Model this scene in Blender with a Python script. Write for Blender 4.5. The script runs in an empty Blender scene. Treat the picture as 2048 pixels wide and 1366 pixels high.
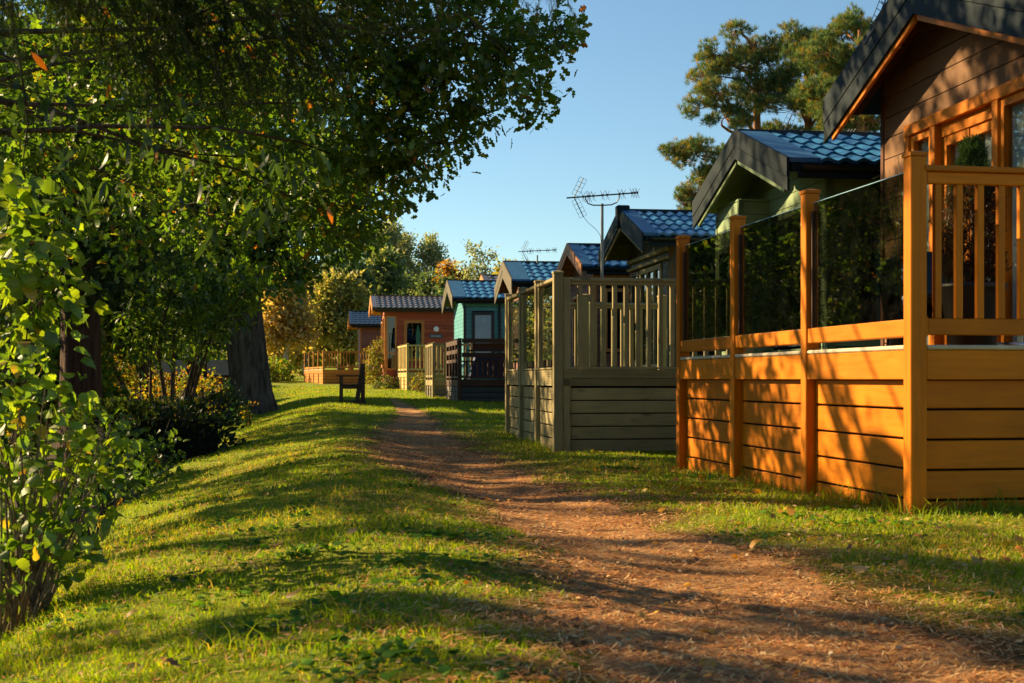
import bpy, math, random
import numpy as np
from mathutils import Vector, Matrix

random.seed(7)
R = math.radians
SC = bpy.context.scene
COL = SC.collection

# ------------------------------------------------------------------ camera, sky, sun, exposure
SUN_AZ = 54.0      # degrees from +Y towards -X (sun stands ahead and to the left)
SUN_EL = 26.0
cam = bpy.data.cameras.new('camera')
cam.sensor_width = 36.0
cam.lens = 48.0
cam.shift_y = 0.0366
cam.clip_start = 0.05
cam.clip_end = 3000
cam.dof.use_dof = True
cam.dof.focus_distance = 17.0
cam.dof.aperture_fstop = 8.0
camo = bpy.data.objects.new('camera', cam)
COL.objects.link(camo)
camo.location = (0, 0, 0.775)
camo.rotation_euler = (R(90), 0, R(-8))
SC.camera = camo

world = bpy.data.worlds.new('World')
SC.world = world
world.use_nodes = True
wn = world.node_tree
for n in list(wn.nodes): wn.nodes.remove(n)
wo = wn.nodes.new('ShaderNodeOutputWorld'); wb = wn.nodes.new('ShaderNodeBackground')
ws = wn.nodes.new('ShaderNodeTexSky')
ws.sky_type = 'NISHITA'; ws.sun_disc = False
ws.sun_elevation = R(SUN_EL); ws.sun_rotation = R(-SUN_AZ)
ws.altitude = 50; ws.air_density = 1.0; ws.dust_density = 0.0; ws.ozone_density = 3.4
wb.inputs['Strength'].default_value = 0.05
wt = wn.nodes.new('ShaderNodeMix'); wt.data_type = 'RGBA'; wt.blend_type = 'MULTIPLY'; wt.inputs[0].default_value = 1.0
wt.inputs[7].default_value = (1.0, 1.05, 0.96, 1)
wn.links.new(ws.outputs[0], wt.inputs[6]); wn.links.new(wt.outputs[2], wb.inputs[0]); wn.links.new(wb.outputs[0], wo.inputs[0])

sl = bpy.data.lights.new('sun', 'SUN')
sl.energy = 5.0; sl.angle = R(0.55); sl.color = (1.0, 0.75, 0.41)
sun = bpy.data.objects.new('sun', sl); COL.objects.link(sun)
sdir = Vector((-math.sin(R(SUN_AZ))*math.cos(R(SUN_EL)), math.cos(R(SUN_AZ))*math.cos(R(SUN_EL)), math.sin(R(SUN_EL))))
sun.rotation_euler = sdir.to_track_quat('Z', 'Y').to_euler()
sun.location = sdir*60

SC.view_settings.view_transform = 'Standard'
SC.view_settings.look = 'None'
SC.view_settings.exposure = 1.62
SC.view_settings.gamma = 1.0
SC.view_settings.use_curve_mapping = False
SC.render.engine = 'CYCLES'
SC.cycles.max_bounces = 7
SC.cycles.diffuse_bounces = 3
SC.cycles.glossy_bounces = 3
SC.cycles.transmission_bounces = 6
SC.cycles.transparent_max_bounces = 10
SC.cycles.caustics_reflective = False
SC.cycles.caustics_refractive = False
SC.cycles.use_denoising = True
SC.cycles.use_adaptive_sampling = True

# ------------------------------------------------------------------ materials
MATS = {}
def new_mat(name):
    m = bpy.data.materials.new(name); m.use_nodes = True
    nt = m.node_tree
    for n in list(nt.nodes): nt.nodes.remove(n)
    out = nt.nodes.new('ShaderNodeOutputMaterial')
    MATS[name] = m
    return m, nt, out
def node(nt, t, **kw):
    n = nt.nodes.new(t)
    for k, v in kw.items():
        if k in n.inputs: n.inputs[k].default_value = v
        else: setattr(n, k, v)
    return n
def ramp(nt, fac, stops):
    r = nt.nodes.new('ShaderNodeValToRGB')
    e = r.color_ramp.elements
    while len(e) < len(stops): e.new(0.5)
    for i, (p, c) in enumerate(stops):
        e[i].position = p; e[i].color = (*c, 1)
    nt.links.new(fac, r.inputs[0])
    return r.outputs[0]
def mixc(nt, fac, a, b, mode='MIX'):
    m = nt.nodes.new('ShaderNodeMix'); m.data_type = 'RGBA'; m.blend_type = mode
    for sock, v in ((0, fac), (6, a), (7, b)):
        if hasattr(v, 'is_linked'): nt.links.new(v, m.inputs[sock])
        elif sock == 0: m.inputs[0].default_value = v
        else: m.inputs[sock].default_value = (*v, 1)
    return m.outputs[2]
def sc(c, k): return tuple(min(1, x*k) for x in c)

def wood(name, col, axis='x', rough=0.5, contrast=0.25, knots=0.0, spec=0.35, scale=1.0, weather=0.0):
    """timber with grain running along axis, world-space pattern plus per-piece tint"""
    m, nt, out = new_mat(name)
    geo = node(nt, 'ShaderNodeNewGeometry')
    info = node(nt, 'ShaderNodeObjectInfo')
    mp = node(nt, 'ShaderNodeMapping')
    s = {'x': (1.2, 16, 16), 'y': (16, 1.2, 16), 'z': (16, 16, 1.2)}[axis]
    mp.inputs['Scale'].default_value = tuple(q*scale for q in s)
    vm = node(nt, 'ShaderNodeVectorMath', operation='SCALE')
    comb = node(nt, 'ShaderNodeCombineXYZ')
    for i in range(3): nt.links.new(info.outputs['Random'], comb.inputs[i])
    nt.links.new(comb.outputs[0], vm.inputs[0]); vm.inputs['Scale'].default_value = 9.0
    ad = node(nt, 'ShaderNodeVectorMath', operation='ADD')
    nt.links.new(geo.outputs['Position'], ad.inputs[0]); nt.links.new(vm.outputs[0], ad.inputs[1])
    nt.links.new(ad.outputs[0], mp.inputs['Vector'])
    n1 = node(nt, 'ShaderNodeTexNoise', Scale=2.2, Detail=6.0, Roughness=0.62, Distortion=0.4)
    nt.links.new(mp.outputs[0], n1.inputs['Vector'])
    n2 = node(nt, 'ShaderNodeTexNoise', Scale=2.6, Detail=3.0)
    nt.links.new(ad.outputs[0], n2.inputs['Vector'])
    dark = sc(col, 1-contrast*1.5); lite = sc(col, 1+contrast)
    c = ramp(nt, n1.outputs['Fac'], [(0.28, dark), (0.5, col), (0.74, lite)])
    c = mixc(nt, 0.5, c, ramp(nt, n2.outputs['Fac'], [(0.3, sc(col, 0.72)), (0.7, sc(col, 1.12))]))
    rv = ramp(nt, info.outputs['Random'], [(0, (0.80,)*3), (1, (1.12,)*3)])
    c = mixc(nt, 1.0, c, rv, 'MULTIPLY')
    if knots:
        vo = node(nt, 'ShaderNodeTexVoronoi', Scale=3.2)
        mk = node(nt, 'ShaderNodeMapping'); mk.inputs['Scale'].default_value = {'x': (.55, 2, 2), 'y': (2, .55, 2), 'z': (2, 2, .55)}[axis]
        nt.links.new(ad.outputs[0], mk.inputs['Vector']); nt.links.new(mk.outputs[0], vo.inputs['Vector'])
        k = ramp(nt, vo.outputs['Distance'], [(0.05, (knots,)*3), (0.14, (0, 0, 0))])
        sepk = node(nt, 'ShaderNodeSeparateColor'); nt.links.new(k, sepk.inputs[0])
        c = mixc(nt, sepk.outputs[0], c, sc(col, 0.3))
    if weather:
        n3 = node(nt, 'ShaderNodeTexNoise', Scale=5.0, Detail=6.0, Roughness=0.7)
        nt.links.new(geo.outputs['Position'], n3.inputs['Vector'])
        f = ramp(nt, n3.outputs['Fac'], [(0.48, (0, 0, 0)), (0.72, (weather,)*3)])
        sp = node(nt, 'ShaderNodeSeparateColor'); nt.links.new(f, sp.inputs[0])
        c = mixc(nt, sp.outputs[0], c, (0.10, 0.10, 0.07))
    b = node(nt, 'ShaderNodeBsdfPrincipled')
    nt.links.new(c, b.inputs['Base Color'])
    rr = node(nt, 'ShaderNodeMapRange'); rr.inputs['To Min'].default_value = rough-0.1; rr.inputs['To Max'].default_value = rough+0.15
    nt.links.new(n1.outputs['Fac'], rr.inputs['Value']); nt.links.new(rr.outputs[0], b.inputs['Roughness'])
    b.inputs['Specular IOR Level'].default_value = spec
    bp = node(nt, 'ShaderNodeBump', Strength=0.25, Distance=0.004)
    nt.links.new(n1.outputs['Fac'], bp.inputs['Height']); nt.links.new(bp.outputs[0], b.inputs['Normal'])
    nt.links.new(b.outputs[0], out.inputs[0])
    return m

def paint(name, col, rough=0.45, metal=0.0, spec=0.4, var=0.15, scale=3.0, bump=0.0, coat=0.0):
    m, nt, out = new_mat(name)
    geo = node(nt, 'ShaderNodeNewGeometry'); info = node(nt, 'ShaderNodeObjectInfo')
    n1 = node(nt, 'ShaderNodeTexNoise', Scale=scale, Detail=6.0, Roughness=0.65)
    nt.links.new(geo.outputs['Position'], n1.inputs['Vector'])
    c = ramp(nt, n1.outputs['Fac'], [(0.3, sc(col, 1-var)), (0.7, sc(col, 1+var))])
    rv = ramp(nt, info.outputs['Random'], [(0, (0.90,)*3), (1, (1.06,)*3)])
    c = mixc(nt, 1.0, c, rv, 'MULTIPLY')
    b = node(nt, 'ShaderNodeBsdfPrincipled')
    nt.links.new(c, b.inputs['Base Color'])
    rr = node(nt, 'ShaderNodeMapRange'); rr.inputs['To Min'].default_value = max(0.03, rough-0.12); rr.inputs['To Max'].default_value = rough+0.12
    nt.links.new(n1.outputs['Fac'], rr.inputs['Value']); nt.links.new(rr.outputs[0], b.inputs['Roughness'])
    b.inputs['Metallic'].default_value = metal; b.inputs['Specular IOR Level'].default_value = spec
    if coat: b.inputs['Coat Weight'].default_value = coat; b.inputs['Coat Roughness'].default_value = 0.08
    if bump:
        n2 = node(nt, 'ShaderNodeTexNoise', Scale=60.0, Detail=4.0)
        nt.links.new(geo.outputs['Position'], n2.inputs['Vector'])
        bp = node(nt, 'ShaderNodeBump', Strength=bump, Distance=0.003)
        nt.links.new(n2.outputs['Fac'], bp.inputs['Height']); nt.links.new(bp.outputs[0], b.inputs['Normal'])
    nt.links.new(b.outputs[0], out.inputs[0])
    return m

def glass(name, tint, ior=1.5, boost=1.0, dirt=0.0, rough=0.0):
    """thin pane: tinted see-through plus mirror by Fresnel; a little dust"""
    m, nt, out = new_mat(name)
    tr = node(nt, 'ShaderNodeBsdfTransparent'); tr.inputs[0].default_value = (*tint, 1)
    gl = node(nt, 'ShaderNodeBsdfGlossy', Roughness=rough); gl.inputs[0].default_value = (boost, boost, boost, 1)
    fr = node(nt, 'ShaderNodeFresnel', IOR=ior)
    geo = node(nt, 'ShaderNodeNewGeometry')
    # same reflection from either face of the pane
    lw = node(nt, 'ShaderNodeLayerWeight', Blend=0.5)
    mx = node(nt, 'ShaderNodeMixShader')
    pw = node(nt, 'ShaderNodeMath', operation='POWER'); pw.inputs[1].default_value = 4.0
    nt.links.new(lw.outputs['Facing'], pw.inputs[0])
    ma = node(nt, 'ShaderNodeMath', operation='MULTIPLY_ADD'); ma.inputs[1].default_value = 0.75; ma.inputs[2].default_value = 0.06
    nt.links.new(pw.outputs[0], ma.inputs[0])
    nt.links.new(ma.outputs[0], mx.inputs[0]); nt.links.new(tr.outputs[0], mx.inputs[1]); nt.links.new(gl.outputs[0], mx.inputs[2])
    if dirt:
        nz = node(nt, 'ShaderNodeTexNoise', Scale=9.0, Detail=8.0, Roughness=0.75)
        nt.links.new(geo.outputs['Position'], nz.inputs['Vector'])
        f = ramp(nt, nz.outputs['Fac'], [(0.45, (0, 0, 0)), (0.8, (dirt,)*3)])
        sp = node(nt, 'ShaderNodeSeparateColor'); nt.links.new(f, sp.inputs[0])
        df = node(nt, 'ShaderNodeBsdfDiffuse'); df.inputs[0].default_value = (.35, .36, .33, 1)
        mx2 = node(nt, 'ShaderNodeMixShader')
        nt.links.new(sp.outputs[0], mx2.inputs[0]); nt.links.new(mx.outputs[0], mx2.inputs[1]); nt.links.new(df.outputs[0], mx2.inputs[2])
        nt.links.new(mx2.outputs[0], out.inputs[0])
    else: nt.links.new(mx.outputs[0], out.inputs[0])
    return m

def leafmat(name, trans=0.5, gloss=0.06, rough=0.45, tint=(1.25, 1.2, 0.5)):
    """leaf colour from the mesh's own per-leaf colour; light passes through"""
    m, nt, out = new_mat(name)
    at = node(nt, 'ShaderNodeAttribute', attribute_name='col')
    d = node(nt, 'ShaderNodeBsdfDiffuse'); nt.links.new(at.outputs['Color'], d.inputs[0])
    t = node(nt, 'ShaderNodeBsdfTranslucent')
    tc = mixc(nt, 1.0, at.outputs['Color'], tint, 'MULTIPLY'); nt.links.new(tc, t.inputs[0])
    m1 = node(nt, 'ShaderNodeMixShader'); m1.inputs[0].default_value = trans
    nt.links.new(d.outputs[0], m1.inputs[1]); nt.links.new(t.outputs[0], m1.inputs[2])
    g = node(nt, 'ShaderNodeBsdfGlossy', Roughness=rough); g.inputs[0].default_value = (1, 1, 1, 1)
    m2 = node(nt, 'ShaderNodeMixShader'); m2.inputs[0].default_value = gloss
    nt.links.new(m1.outputs[0], m2.inputs[1]); nt.links.new(g.outputs[0], m2.inputs[2])
    nt.links.new(m2.outputs[0], out.inputs[0])
    return m

def barkmat(name, col, col2, zscale=1.4, xy=9.0, bump=1.0, dist=0.04):
    m, nt, out = new_mat(name)
    geo = node(nt, 'ShaderNodeNewGeometry'); mp = node(nt, 'ShaderNodeMapping')
    mp.inputs['Scale'].default_value = (xy, xy, zscale)
    nt.links.new(geo.outputs['Position'], mp.inputs['Vector'])
    n1 = node(nt, 'ShaderNodeTexNoise', Scale=1.0, Detail=7.0, Roughness=0.65, Distortion=0.6)
    nt.links.new(mp.outputs[0], n1.inputs['Vector'])
    c = ramp(nt, n1.outputs['Fac'], [(0.35, sc(col, 0.35)), (0.5, col), (0.68, col2)])
    b = node(nt, 'ShaderNodeBsdfPrincipled', Roughness=0.9); b.inputs['Specular IOR Level'].default_value = 0.15
    nt.links.new(c, b.inputs['Base Color'])
    bp = node(nt, 'ShaderNodeBump', Strength=bump, Distance=dist)
    nt.links.new(n1.outputs['Fac'], bp.inputs['Height']); nt.links.new(bp.outputs[0], b.inputs['Normal'])
    nt.links.new(b.outputs[0], out.inputs[0])
    return m

ORANGE = (0.54, 0.156, 0.001)
for ax in 'xyz':
    wood('orange_wood_'+ax, ORANGE, ax, rough=0.48, contrast=0.26, spec=0.16)
    wood('green_wood_'+ax, (0.32, 0.255, 0.125), ax, rough=0.75, contrast=0.26, knots=0.8, spec=0.15, weather=0.25)
    wood('dark_wood_'+ax, (0.075, 0.036, 0.018), ax, rough=0.6, contrast=0.2, spec=0.25)
    wood('grey_wood_'+ax, (0.20, 0.18, 0.15), ax, rough=0.75, contrast=0.2, spec=0.15)
    wood('pale_wood_'+ax, (0.50, 0.36, 0.13), ax, rough=0.7, contrast=0.15, spec=0.15)
    wood('far_orange_'+ax, (0.50, 0.20, 0.03), ax, rough=0.5, contrast=0.15, spec=0.25)
    wood('bench_wood_'+ax, (0.075, 0.044, 0.028), ax, rough=0.7, contrast=0.3, spec=0.2)
    wood('red_cedar_'+ax, (0.34, 0.075, 0.036), ax, rough=0.6, contrast=0.2, spec=0.25)
    wood('honey_trim_'+ax, (0.50, 0.20, 0.05), ax, rough=0.55, contrast=0.15, spec=0.25)
    wood('brown_board_'+ax, (0.185, 0.092, 0.042), ax, rough=0.75, contrast=0.2, spec=0.2)
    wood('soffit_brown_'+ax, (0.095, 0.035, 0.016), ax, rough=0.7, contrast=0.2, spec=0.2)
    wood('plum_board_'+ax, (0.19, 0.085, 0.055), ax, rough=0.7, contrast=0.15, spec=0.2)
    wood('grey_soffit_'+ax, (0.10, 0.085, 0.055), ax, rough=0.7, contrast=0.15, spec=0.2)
paint('cream_edge', (0.52, 0.42, 0.28), 0.7, var=0.2, scale=8)
paint('slate_metal', (0.013, 0.021, 0.025), 0.6, spec=0.08, var=0.25, scale=2.0)
paint('slate_tile', (0.022, 0.130, 0.260), 0.34, spec=0.55, var=0.35, scale=5.0, coat=0.25)
paint('verge_metal', (0.025, 0.110, 0.220), 0.45, spec=0.4, var=0.2, scale=5.0)
paint('brown_tile', (0.075, 0.062, 0.052), 0.38, spec=0.6, var=0.3, scale=6.0, coat=0.25)
paint('black_plastic', (0.012, 0.012, 0.013), 0.4, var=0.2)
paint('dark_inside', (0.016, 0.015, 0.013), 0.9, spec=0.1)  # near-black colour standing in for unlit interiors and voids
paint('green_board', (0.20, 0.28, 0.145), 0.55, var=0.12, bump=0.15)
paint('green_trim', (0.105, 0.155, 0.068), 0.5, var=0.12)
paint('teal_board', (0.052, 0.245, 0.270), 0.55, var=0.15, bump=0.15)
paint('navy_trim', (0.012, 0.025, 0.032), 0.5, var=0.2)
paint('grey_board', (0.050, 0.055, 0.050), 0.55, var=0.2, bump=0.15)
paint('frosted', (0.24, 0.42, 0.54), 0.25, spec=0.5, var=0.06)
paint('curtain', (0.80, 0.80, 0.76), 0.9, var=0.08)
paint('white_plastic', (0.72, 0.72, 0.72), 0.4, var=0.05)
paint('galvanised', (0.20, 0.21, 0.22), 0.45, metal=0.6, var=0.2)
paint('antenna_metal', (0.07, 0.075, 0.08), 0.45, metal=0.3, var=0.2)
paint('steel', (0.55, 0.55, 0.56), 0.25, metal=1.0, var=0.1)
paint('pot_black', (0.010, 0.010, 0.011), 0.45, spec=0.4, var=0.2)
paint('terracotta', (0.32, 0.13, 0.06), 0.8, var=0.2)
paint('sign_slate', (0.05, 0.075, 0.11), 0.5, var=0.1)
paint('sign_letter', (0.62, 0.70, 0.74), 0.5, var=0.05)
paint('blue_vinyl', (0.03, 0.05, 0.12), 0.5, var=0.1)
glass('smoked_glass', (0.36, 0.37, 0.34), dirt=0.012)
glass('clear_glass', (0.62, 0.70, 0.66), dirt=0.10)
glass('window_glass', (0.78, 0.82, 0.82), dirt=0.015)
glass('dark_glass', (0.25, 0.27, 0.27))
leafmat('oak_leaf', 0.62, 0.03)
leafmat('broad_leaf', 0.6, 0.03, tint=(1.35, 1.3, 0.4))
leafmat('needle', 0.35, 0.012, tint=(1.2, 1.15, 0.5))
leafmat('far_leaf', 0.50, 0.02)
leafmat('grass_blade', 0.5, 0.012, 0.5, tint=(1.3, 1.2, 0.35))
leafmat('litter', 0.25, 0.04)
barkmat('oak_bark', (0.085, 0.066, 0.046), (0.16, 0.13, 0.095))
barkmat('redwood_bark', (0.060, 0.028, 0.017), (0.11, 0.055, 0.034), 0.9, 14)
barkmat('pine_bark', (0.30, 0.135, 0.060), (0.42, 0.22, 0.11), 3.0, 8, 0.6)
barkmat('birch_bark', (0.42, 0.38, 0.33), (0.60, 0.56, 0.50), 5.0, 4, 0.4)
barkmat('twig_bark', (0.07, 0.05, 0.033), (0.13, 0.09, 0.06), 6, 30, 0.4, 0.005)
barkmat('hazel_bark', (0.20, 0.14, 0.085), (0.34, 0.25, 0.16), 8, 40, 0.4, 0.004)

# ------------------------------------------------------------------ mesh helpers
def link(name, me, parent=None, loc=(0, 0, 0), rot=(0, 0, 0), scale=(1, 1, 1)):
    o = bpy.data.objects.new(name, me); COL.objects.link(o)
    o.location = loc; o.rotation_euler = rot; o.scale = scale
    if parent: o.parent = parent
    return o
def thing(name, label, cat, loc=(0, 0, 0), rz=0, group=None):
    o = link(name, None, None, loc, (0, 0, rz)); o.empty_display_size = 0.2
    o['label'] = label; o['category'] = cat
    if group: o['group'] = group
    return o
def tag(o, label, cat, group=None, kind=None):
    o['label'] = label; o['category'] = cat
    if group: o['group'] = group
    if kind: o['kind'] = kind
    return o

class MB:
    """collects polygons, then makes ONE mesh"""
    def __init__(s): s.v = []; s.f = []
    def poly(s, pts):
        b = len(s.v); s.v += [tuple(p) for p in pts]; s.f.append(tuple(range(b, b+len(pts)))); return s
    def box(s, x0, x1, y0, y1, z0, z1):
        b = len(s.v)
        s.v += [(x0,y0,z0),(x1,y0,z0),(x1,y1,z0),(x0,y1,z0),(x0,y0,z1),(x1,y0,z1),(x1,y1,z1),(x0,y1,z1)]
        s.f += [tuple(b+i for i in q) for q in ((0,3,2,1),(4,5,6,7),(0,1,5,4),(1,2,6,5),(2,3,7,6),(3,0,4,7))]
        return s
    def prism(s, pts, vec):
        """closed polygon extruded along vec (polygon wound so its normal is opposite to vec)"""
        b = len(s.v); n = len(pts); v = Vector(vec)
        s.v += [tuple(p) for p in pts] + [tuple(Vector(p)+v) for p in pts]
        s.f.append(tuple(range(b, b+n))); s.f.append(tuple(reversed(range(b+n, b+2*n))))
        for i in range(n):
            j = (i+1) % n
            s.f.append((b+j, b+i, b+n+i, b+n+j))
        return s
    def tube(s, pts, rad, n=6, cap=True):
        pts = [Vector(p) for p in pts]
        if not hasattr(rad, '__len__'): rad = [rad]*len(pts)
        rings = []
        t0 = (pts[1]-pts[0]).normalized()
        a = t0.orthogonal().normalized()
        for i, p in enumerate(pts):
            t = (pts[min(i+1, len(pts)-1)]-pts[max(i-1, 0)]).normalized()
            a = (a-t*a.dot(t)).normalized(); bb = t.cross(a)
            base = len(s.v)
            for k in range(n):
                q = 2*math.pi*k/n
                s.v.append(tuple(p+(a*math.cos(q)+bb*math.sin(q))*rad[i]))
            rings.append(base)
        for r0, r1 in zip(rings[:-1], rings[1:]):
            for k in range(n): s.f.append((r0+k, r0+(k+1) % n, r1+(k+1) % n, r1+k))
        if cap:
            s.f.append(tuple(reversed(range(rings[0], rings[0]+n)))); s.f.append(tuple(range(rings[-1], rings[-1]+n)))
        return s
    def mesh(s, name, mat, smooth=False):
        me = bpy.data.meshes.new(name); me.from_pydata(s.v, [], s.f)
        me.materials.append(MATS[mat] if isinstance(mat, str) else mat)
        if smooth: me.polygons.foreach_set('use_smooth', [True]*len(me.polygons))
        me.update(); return me
    def build(s, name, mat, parent=None, loc=(0, 0, 0), rot=(0, 0, 0), smooth=False):
        return link(name, s.mesh(name, mat, smooth), parent, loc, rot)

_cb = {}
def cbox_mesh(sx, sy, sz, mat, bev):
    """chamfered box centred on 0, 26 faces, shared by size"""
    key = (round(sx, 3), round(sy, 3), round(sz, 3), mat, bev)
    if key in _cb: return _cb[key]
    h = (sx/2, sy/2, sz/2); bev = min(bev, 0.3*min(sx, sy, sz))
    V = []; idx = {}
    for i in (-1, 1):
        for j in (-1, 1):
            for k in (-1, 1):
                sg = (i, j, k)
                for a in range(3):
                    p = [sg[q]*(h[q]-(0 if q == a else bev)) for q in range(3)]
                    idx[(i, j, k, a)] = len(V); V.append(p)
    F = []
    for a in range(3):
        b, c = (a+1) % 3, (a+2) % 3
        for s_ in (-1, 1):
            loop = []
            for (p, q) in ((-1, -1), (1, -1), (1, 1), (-1, 1)):
                sg = [0, 0, 0]; sg[a] = s_; sg[b] = p; sg[c] = q
                loop.append(idx[(*sg, a)])
            F.append(loop if s_ > 0 else loop[::-1])
    for a in range(3):
        b, c = (a+1) % 3, (a+2) % 3
        for p in (-1, 1):
            for q in (-1, 1):
                s1 = [0]*3; s2 = [0]*3
                s1[a] = -1; s2[a] = 1; s1[b] = s2[b] = p; s1[c] = s2[c] = q
                loop = [idx[(*s1, b)], idx[(*s2, b)], idx[(*s2, c)], idx[(*s1, c)]]
                F.append(loop if p*q < 0 else loop[::-1])
    for i in (-1, 1):
        for j in (-1, 1):
            for k in (-1, 1):
                loop = [idx[(i, j, k, a)] for a in range(3)]
                F.append(loop if i*j*k > 0 else loop[::-1])
    me = bpy.data.meshes.new('piece'); me.from_pydata(V, [], F)
    me.materials.append(MATS[mat]); me.update()
    _cb[key] = me
    return me
def cb(name, parent, x0, x1, y0, y1, z0, z1, mat, bev=0.004):
    me = cbox_mesh(x1-x0, y1-y0, z1-z0, mat, bev)
    return link(name, me, parent, ((x0+x1)/2, (y0+y1)/2, (z0+z1)/2))

# ------------------------------------------------------------------ terrain
def smooth(a, b, x):
    t = np.clip((x-a)/(b-a), 0, 1); return t*t*(3-2*t)
PX = ([-5, 0, 3.5, 6, 8.7, 11.5, 14.8, 20, 26, 33, 45, 60], [1.3, 1.3, 1.36, 1.48, 1.44, 1.3, 1.22, 1.35, 1.8, 2.0, 2.2, 2.2])
PW = ([-5, 0, 3.5, 6, 8.7, 11.5, 14.8, 20, 26, 33, 41], [0.9, 0.9, 0.80, 0.54, 0.45, 0.54, 0.74, 0.55, 0.36, 0.22, 0.05])
def path_x(Y): return np.interp(Y, *PX)
def path_w(Y): return np.interp(Y, *PW)
def edge_x(Y): return np.interp(Y, [-10, 4, 7, 10, 19, 27, 36, 44, 60], [-1.3, -1.15, -1.1, -1.35, -1.55, -1.6, -2.6, -3.6, -6]) + 0.10*np.sin(Y*1.3)+0.05*np.sin(Y*2.9)
def hz(X, Y):
    X = np.asarray(X, float); Y = np.asarray(Y, float)
    z = np.interp(Y, [-60, 7.5, 15.4, 20, 33, 43, 52, 60, 74, 100, 140, 300, 900], [0, 0, -.06, 0, .15, .18, .32, .45, .64, 1.1, 2.6, 10, 14])
    t = np.maximum(edge_x(Y)-X, 0)
    fall = 1-smooth(44, 62, Y)
    z = z - fall*(1.35*(1-np.exp(-(t/2.4)**1.3)))
    tb_ = np.clip(0.45-X, 0, 1.9)
    z = z - fall*0.085*tb_**2
    z = z + 0.05*np.exp(-((X-0.35)/0.6)**2)*(1-smooth(40, 60, Y))
    z = z - 0.055*np.exp(-((X-path_x(Y))/np.maximum(path_w(Y), .2))**2)*(1-smooth(30, 42, Y))
    z = z + 0.022*np.sin(X*1.7+Y*.9)*np.cos(Y*1.25-X*.6)+0.010*np.sin(X*4.3+1.1)*np.sin(Y*3.1+.4)
    return z
def gz(x, y): return float(hz(x, y))

def np_mesh(name, verts, faces, nside, mat, col=None, smooth=False):
    """fast mesh from arrays; faces (M, nside); col per vertex"""
    verts = np.asarray(verts, np.float32); faces = np.asarray(faces, np.int32)
    me = bpy.data.meshes.new(name)
    me.vertices.add(len(verts)); me.vertices.foreach_set('co', verts.ravel())
    me.loops.add(faces.size); me.loops.foreach_set('vertex_index', faces.ravel())
    me.polygons.add(len(faces))
    me.polygons.foreach_set('loop_start', np.arange(0, faces.size, nside, dtype=np.int32))
    me.polygons.foreach_set('loop_total', np.full(len(faces), nside, np.int32))
    if smooth: me.polygons.foreach_set('use_smooth', np.ones(len(faces), bool))
    me.materials.append(MATS[mat])
    me.update(calc_edges=True)
    if col is not None:
        a = me.attributes.new('col', 'FLOAT_COLOR', 'POINT')
        c4 = np.ones((len(verts), 4), np.float32); c4[:, :3] = col
        a.data.foreach_set('color', c4.ravel())
    return me

# ground material: moss, turf and thin soil, all world space
m, nt, out = new_mat('lawn_ground')
geo = node(nt, 'ShaderNodeNewGeometry')
na = node(nt, 'ShaderNodeTexNoise', Scale=1.1, Detail=5.0, Roughness=0.6); nt.links.new(geo.outputs['Position'], na.inputs['Vector'])
nb = node(nt, 'ShaderNodeTexNoise', Scale=38.0, Detail=6.0, Roughness=0.75); nt.links.new(geo.outputs['Position'], nb.inputs['Vector'])
c1 = ramp(nt, nb.outputs['Fac'], [(0.25, (0.06, 0.085, 0.005)), (0.5, (0.20, 0.255, 0.009)), (0.78, (0.34, 0.37, 0.018))])
c2 = ramp(nt, nb.outputs['Fac'], [(0.25, (0.05, 0.04, 0.012)), (0.55, (0.19, 0.145, 0.025)), (0.8, (0.31, 0.22, 0.05))])
f = ramp(nt, na.outputs['Fac'], [(0.46, (0, 0, 0)), (0.70, (0.75,)*3)])
sp = node(nt, 'ShaderNodeSeparateColor'); nt.links.new(f, sp.inputs[0])
c = mixc(nt, sp.outputs[0], c1, c2)
at = node(nt, 'ShaderNodeAttribute', attribute_name='col')
sepa = node(nt, 'ShaderNodeSeparateColor'); nt.links.new(at.outputs['Color'], sepa.inputs[0])
c3 = ramp(nt, nb.outputs['Fac'], [(0.25, (0.07, 0.03, 0.014)), (0.55, (0.19, 0.088, 0.038)), (0.8, (0.34, 0.19, 0.085))])
c = mixc(nt, sepa.outputs[0], c, c3)
c4 = ramp(nt, nb.outputs['Fac'], [(0.25, (0.018, 0.014, 0.008)), (0.6, (0.055, 0.040, 0.018)), (0.85, (0.10, 0.06, 0.025))])
c = mixc(nt, sepa.outputs[1], c, c4)
b = node(nt, 'ShaderNodeBsdfPrincipled', Roughness=0.95); b.inputs['Specular IOR Level'].default_value = 0.1
nt.links.new(c, b.inputs['Base Color'])
bp = node(nt, 'ShaderNodeBump', Strength=1.0, Distance=0.03); nt.links.new(nb.outputs['Fac'], bp.inputs['Height']); nt.links.new(bp.outputs[0], b.inputs['Normal'])
nt.links.new(b.outputs[0], out.inputs[0])

m, nt, out = new_mat('path_soil')
geo = node(nt, 'ShaderNodeNewGeometry')
na = node(nt, 'ShaderNodeTexNoise', Scale=2.3, Detail=6.0, Roughness=0.65); nt.links.new(geo.outputs['Position'], na.inputs['Vector'])
nb = node(nt, 'ShaderNodeTexNoise', Scale=55.0, Detail=6.0, Roughness=0.8); nt.links.new(geo.outputs['Position'], nb.inputs['Vector'])
c1 = ramp(nt, nb.outputs['Fac'], [(0.25, (0.15, 0.065, 0.026)), (0.5, (0.50, 0.27, 0.11)), (0.8, (0.76, 0.52, 0.27))])
c2 = ramp(nt, nb.outputs['Fac'], [(0.25, (0.08, 0.034, 0.014)), (0.55, (0.34, 0.15, 0.05)), (0.8, (0.58, 0.30, 0.11))])
f = ramp(nt, na.outputs['Fac'], [(0.40, (0, 0, 0)), (0.62, (1, 1, 1))])
sp = node(nt, 'ShaderNodeSeparateColor'); nt.links.new(f, sp.inputs[0])
c = mixc(nt, sp.outputs[0], c1, c2)
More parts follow.
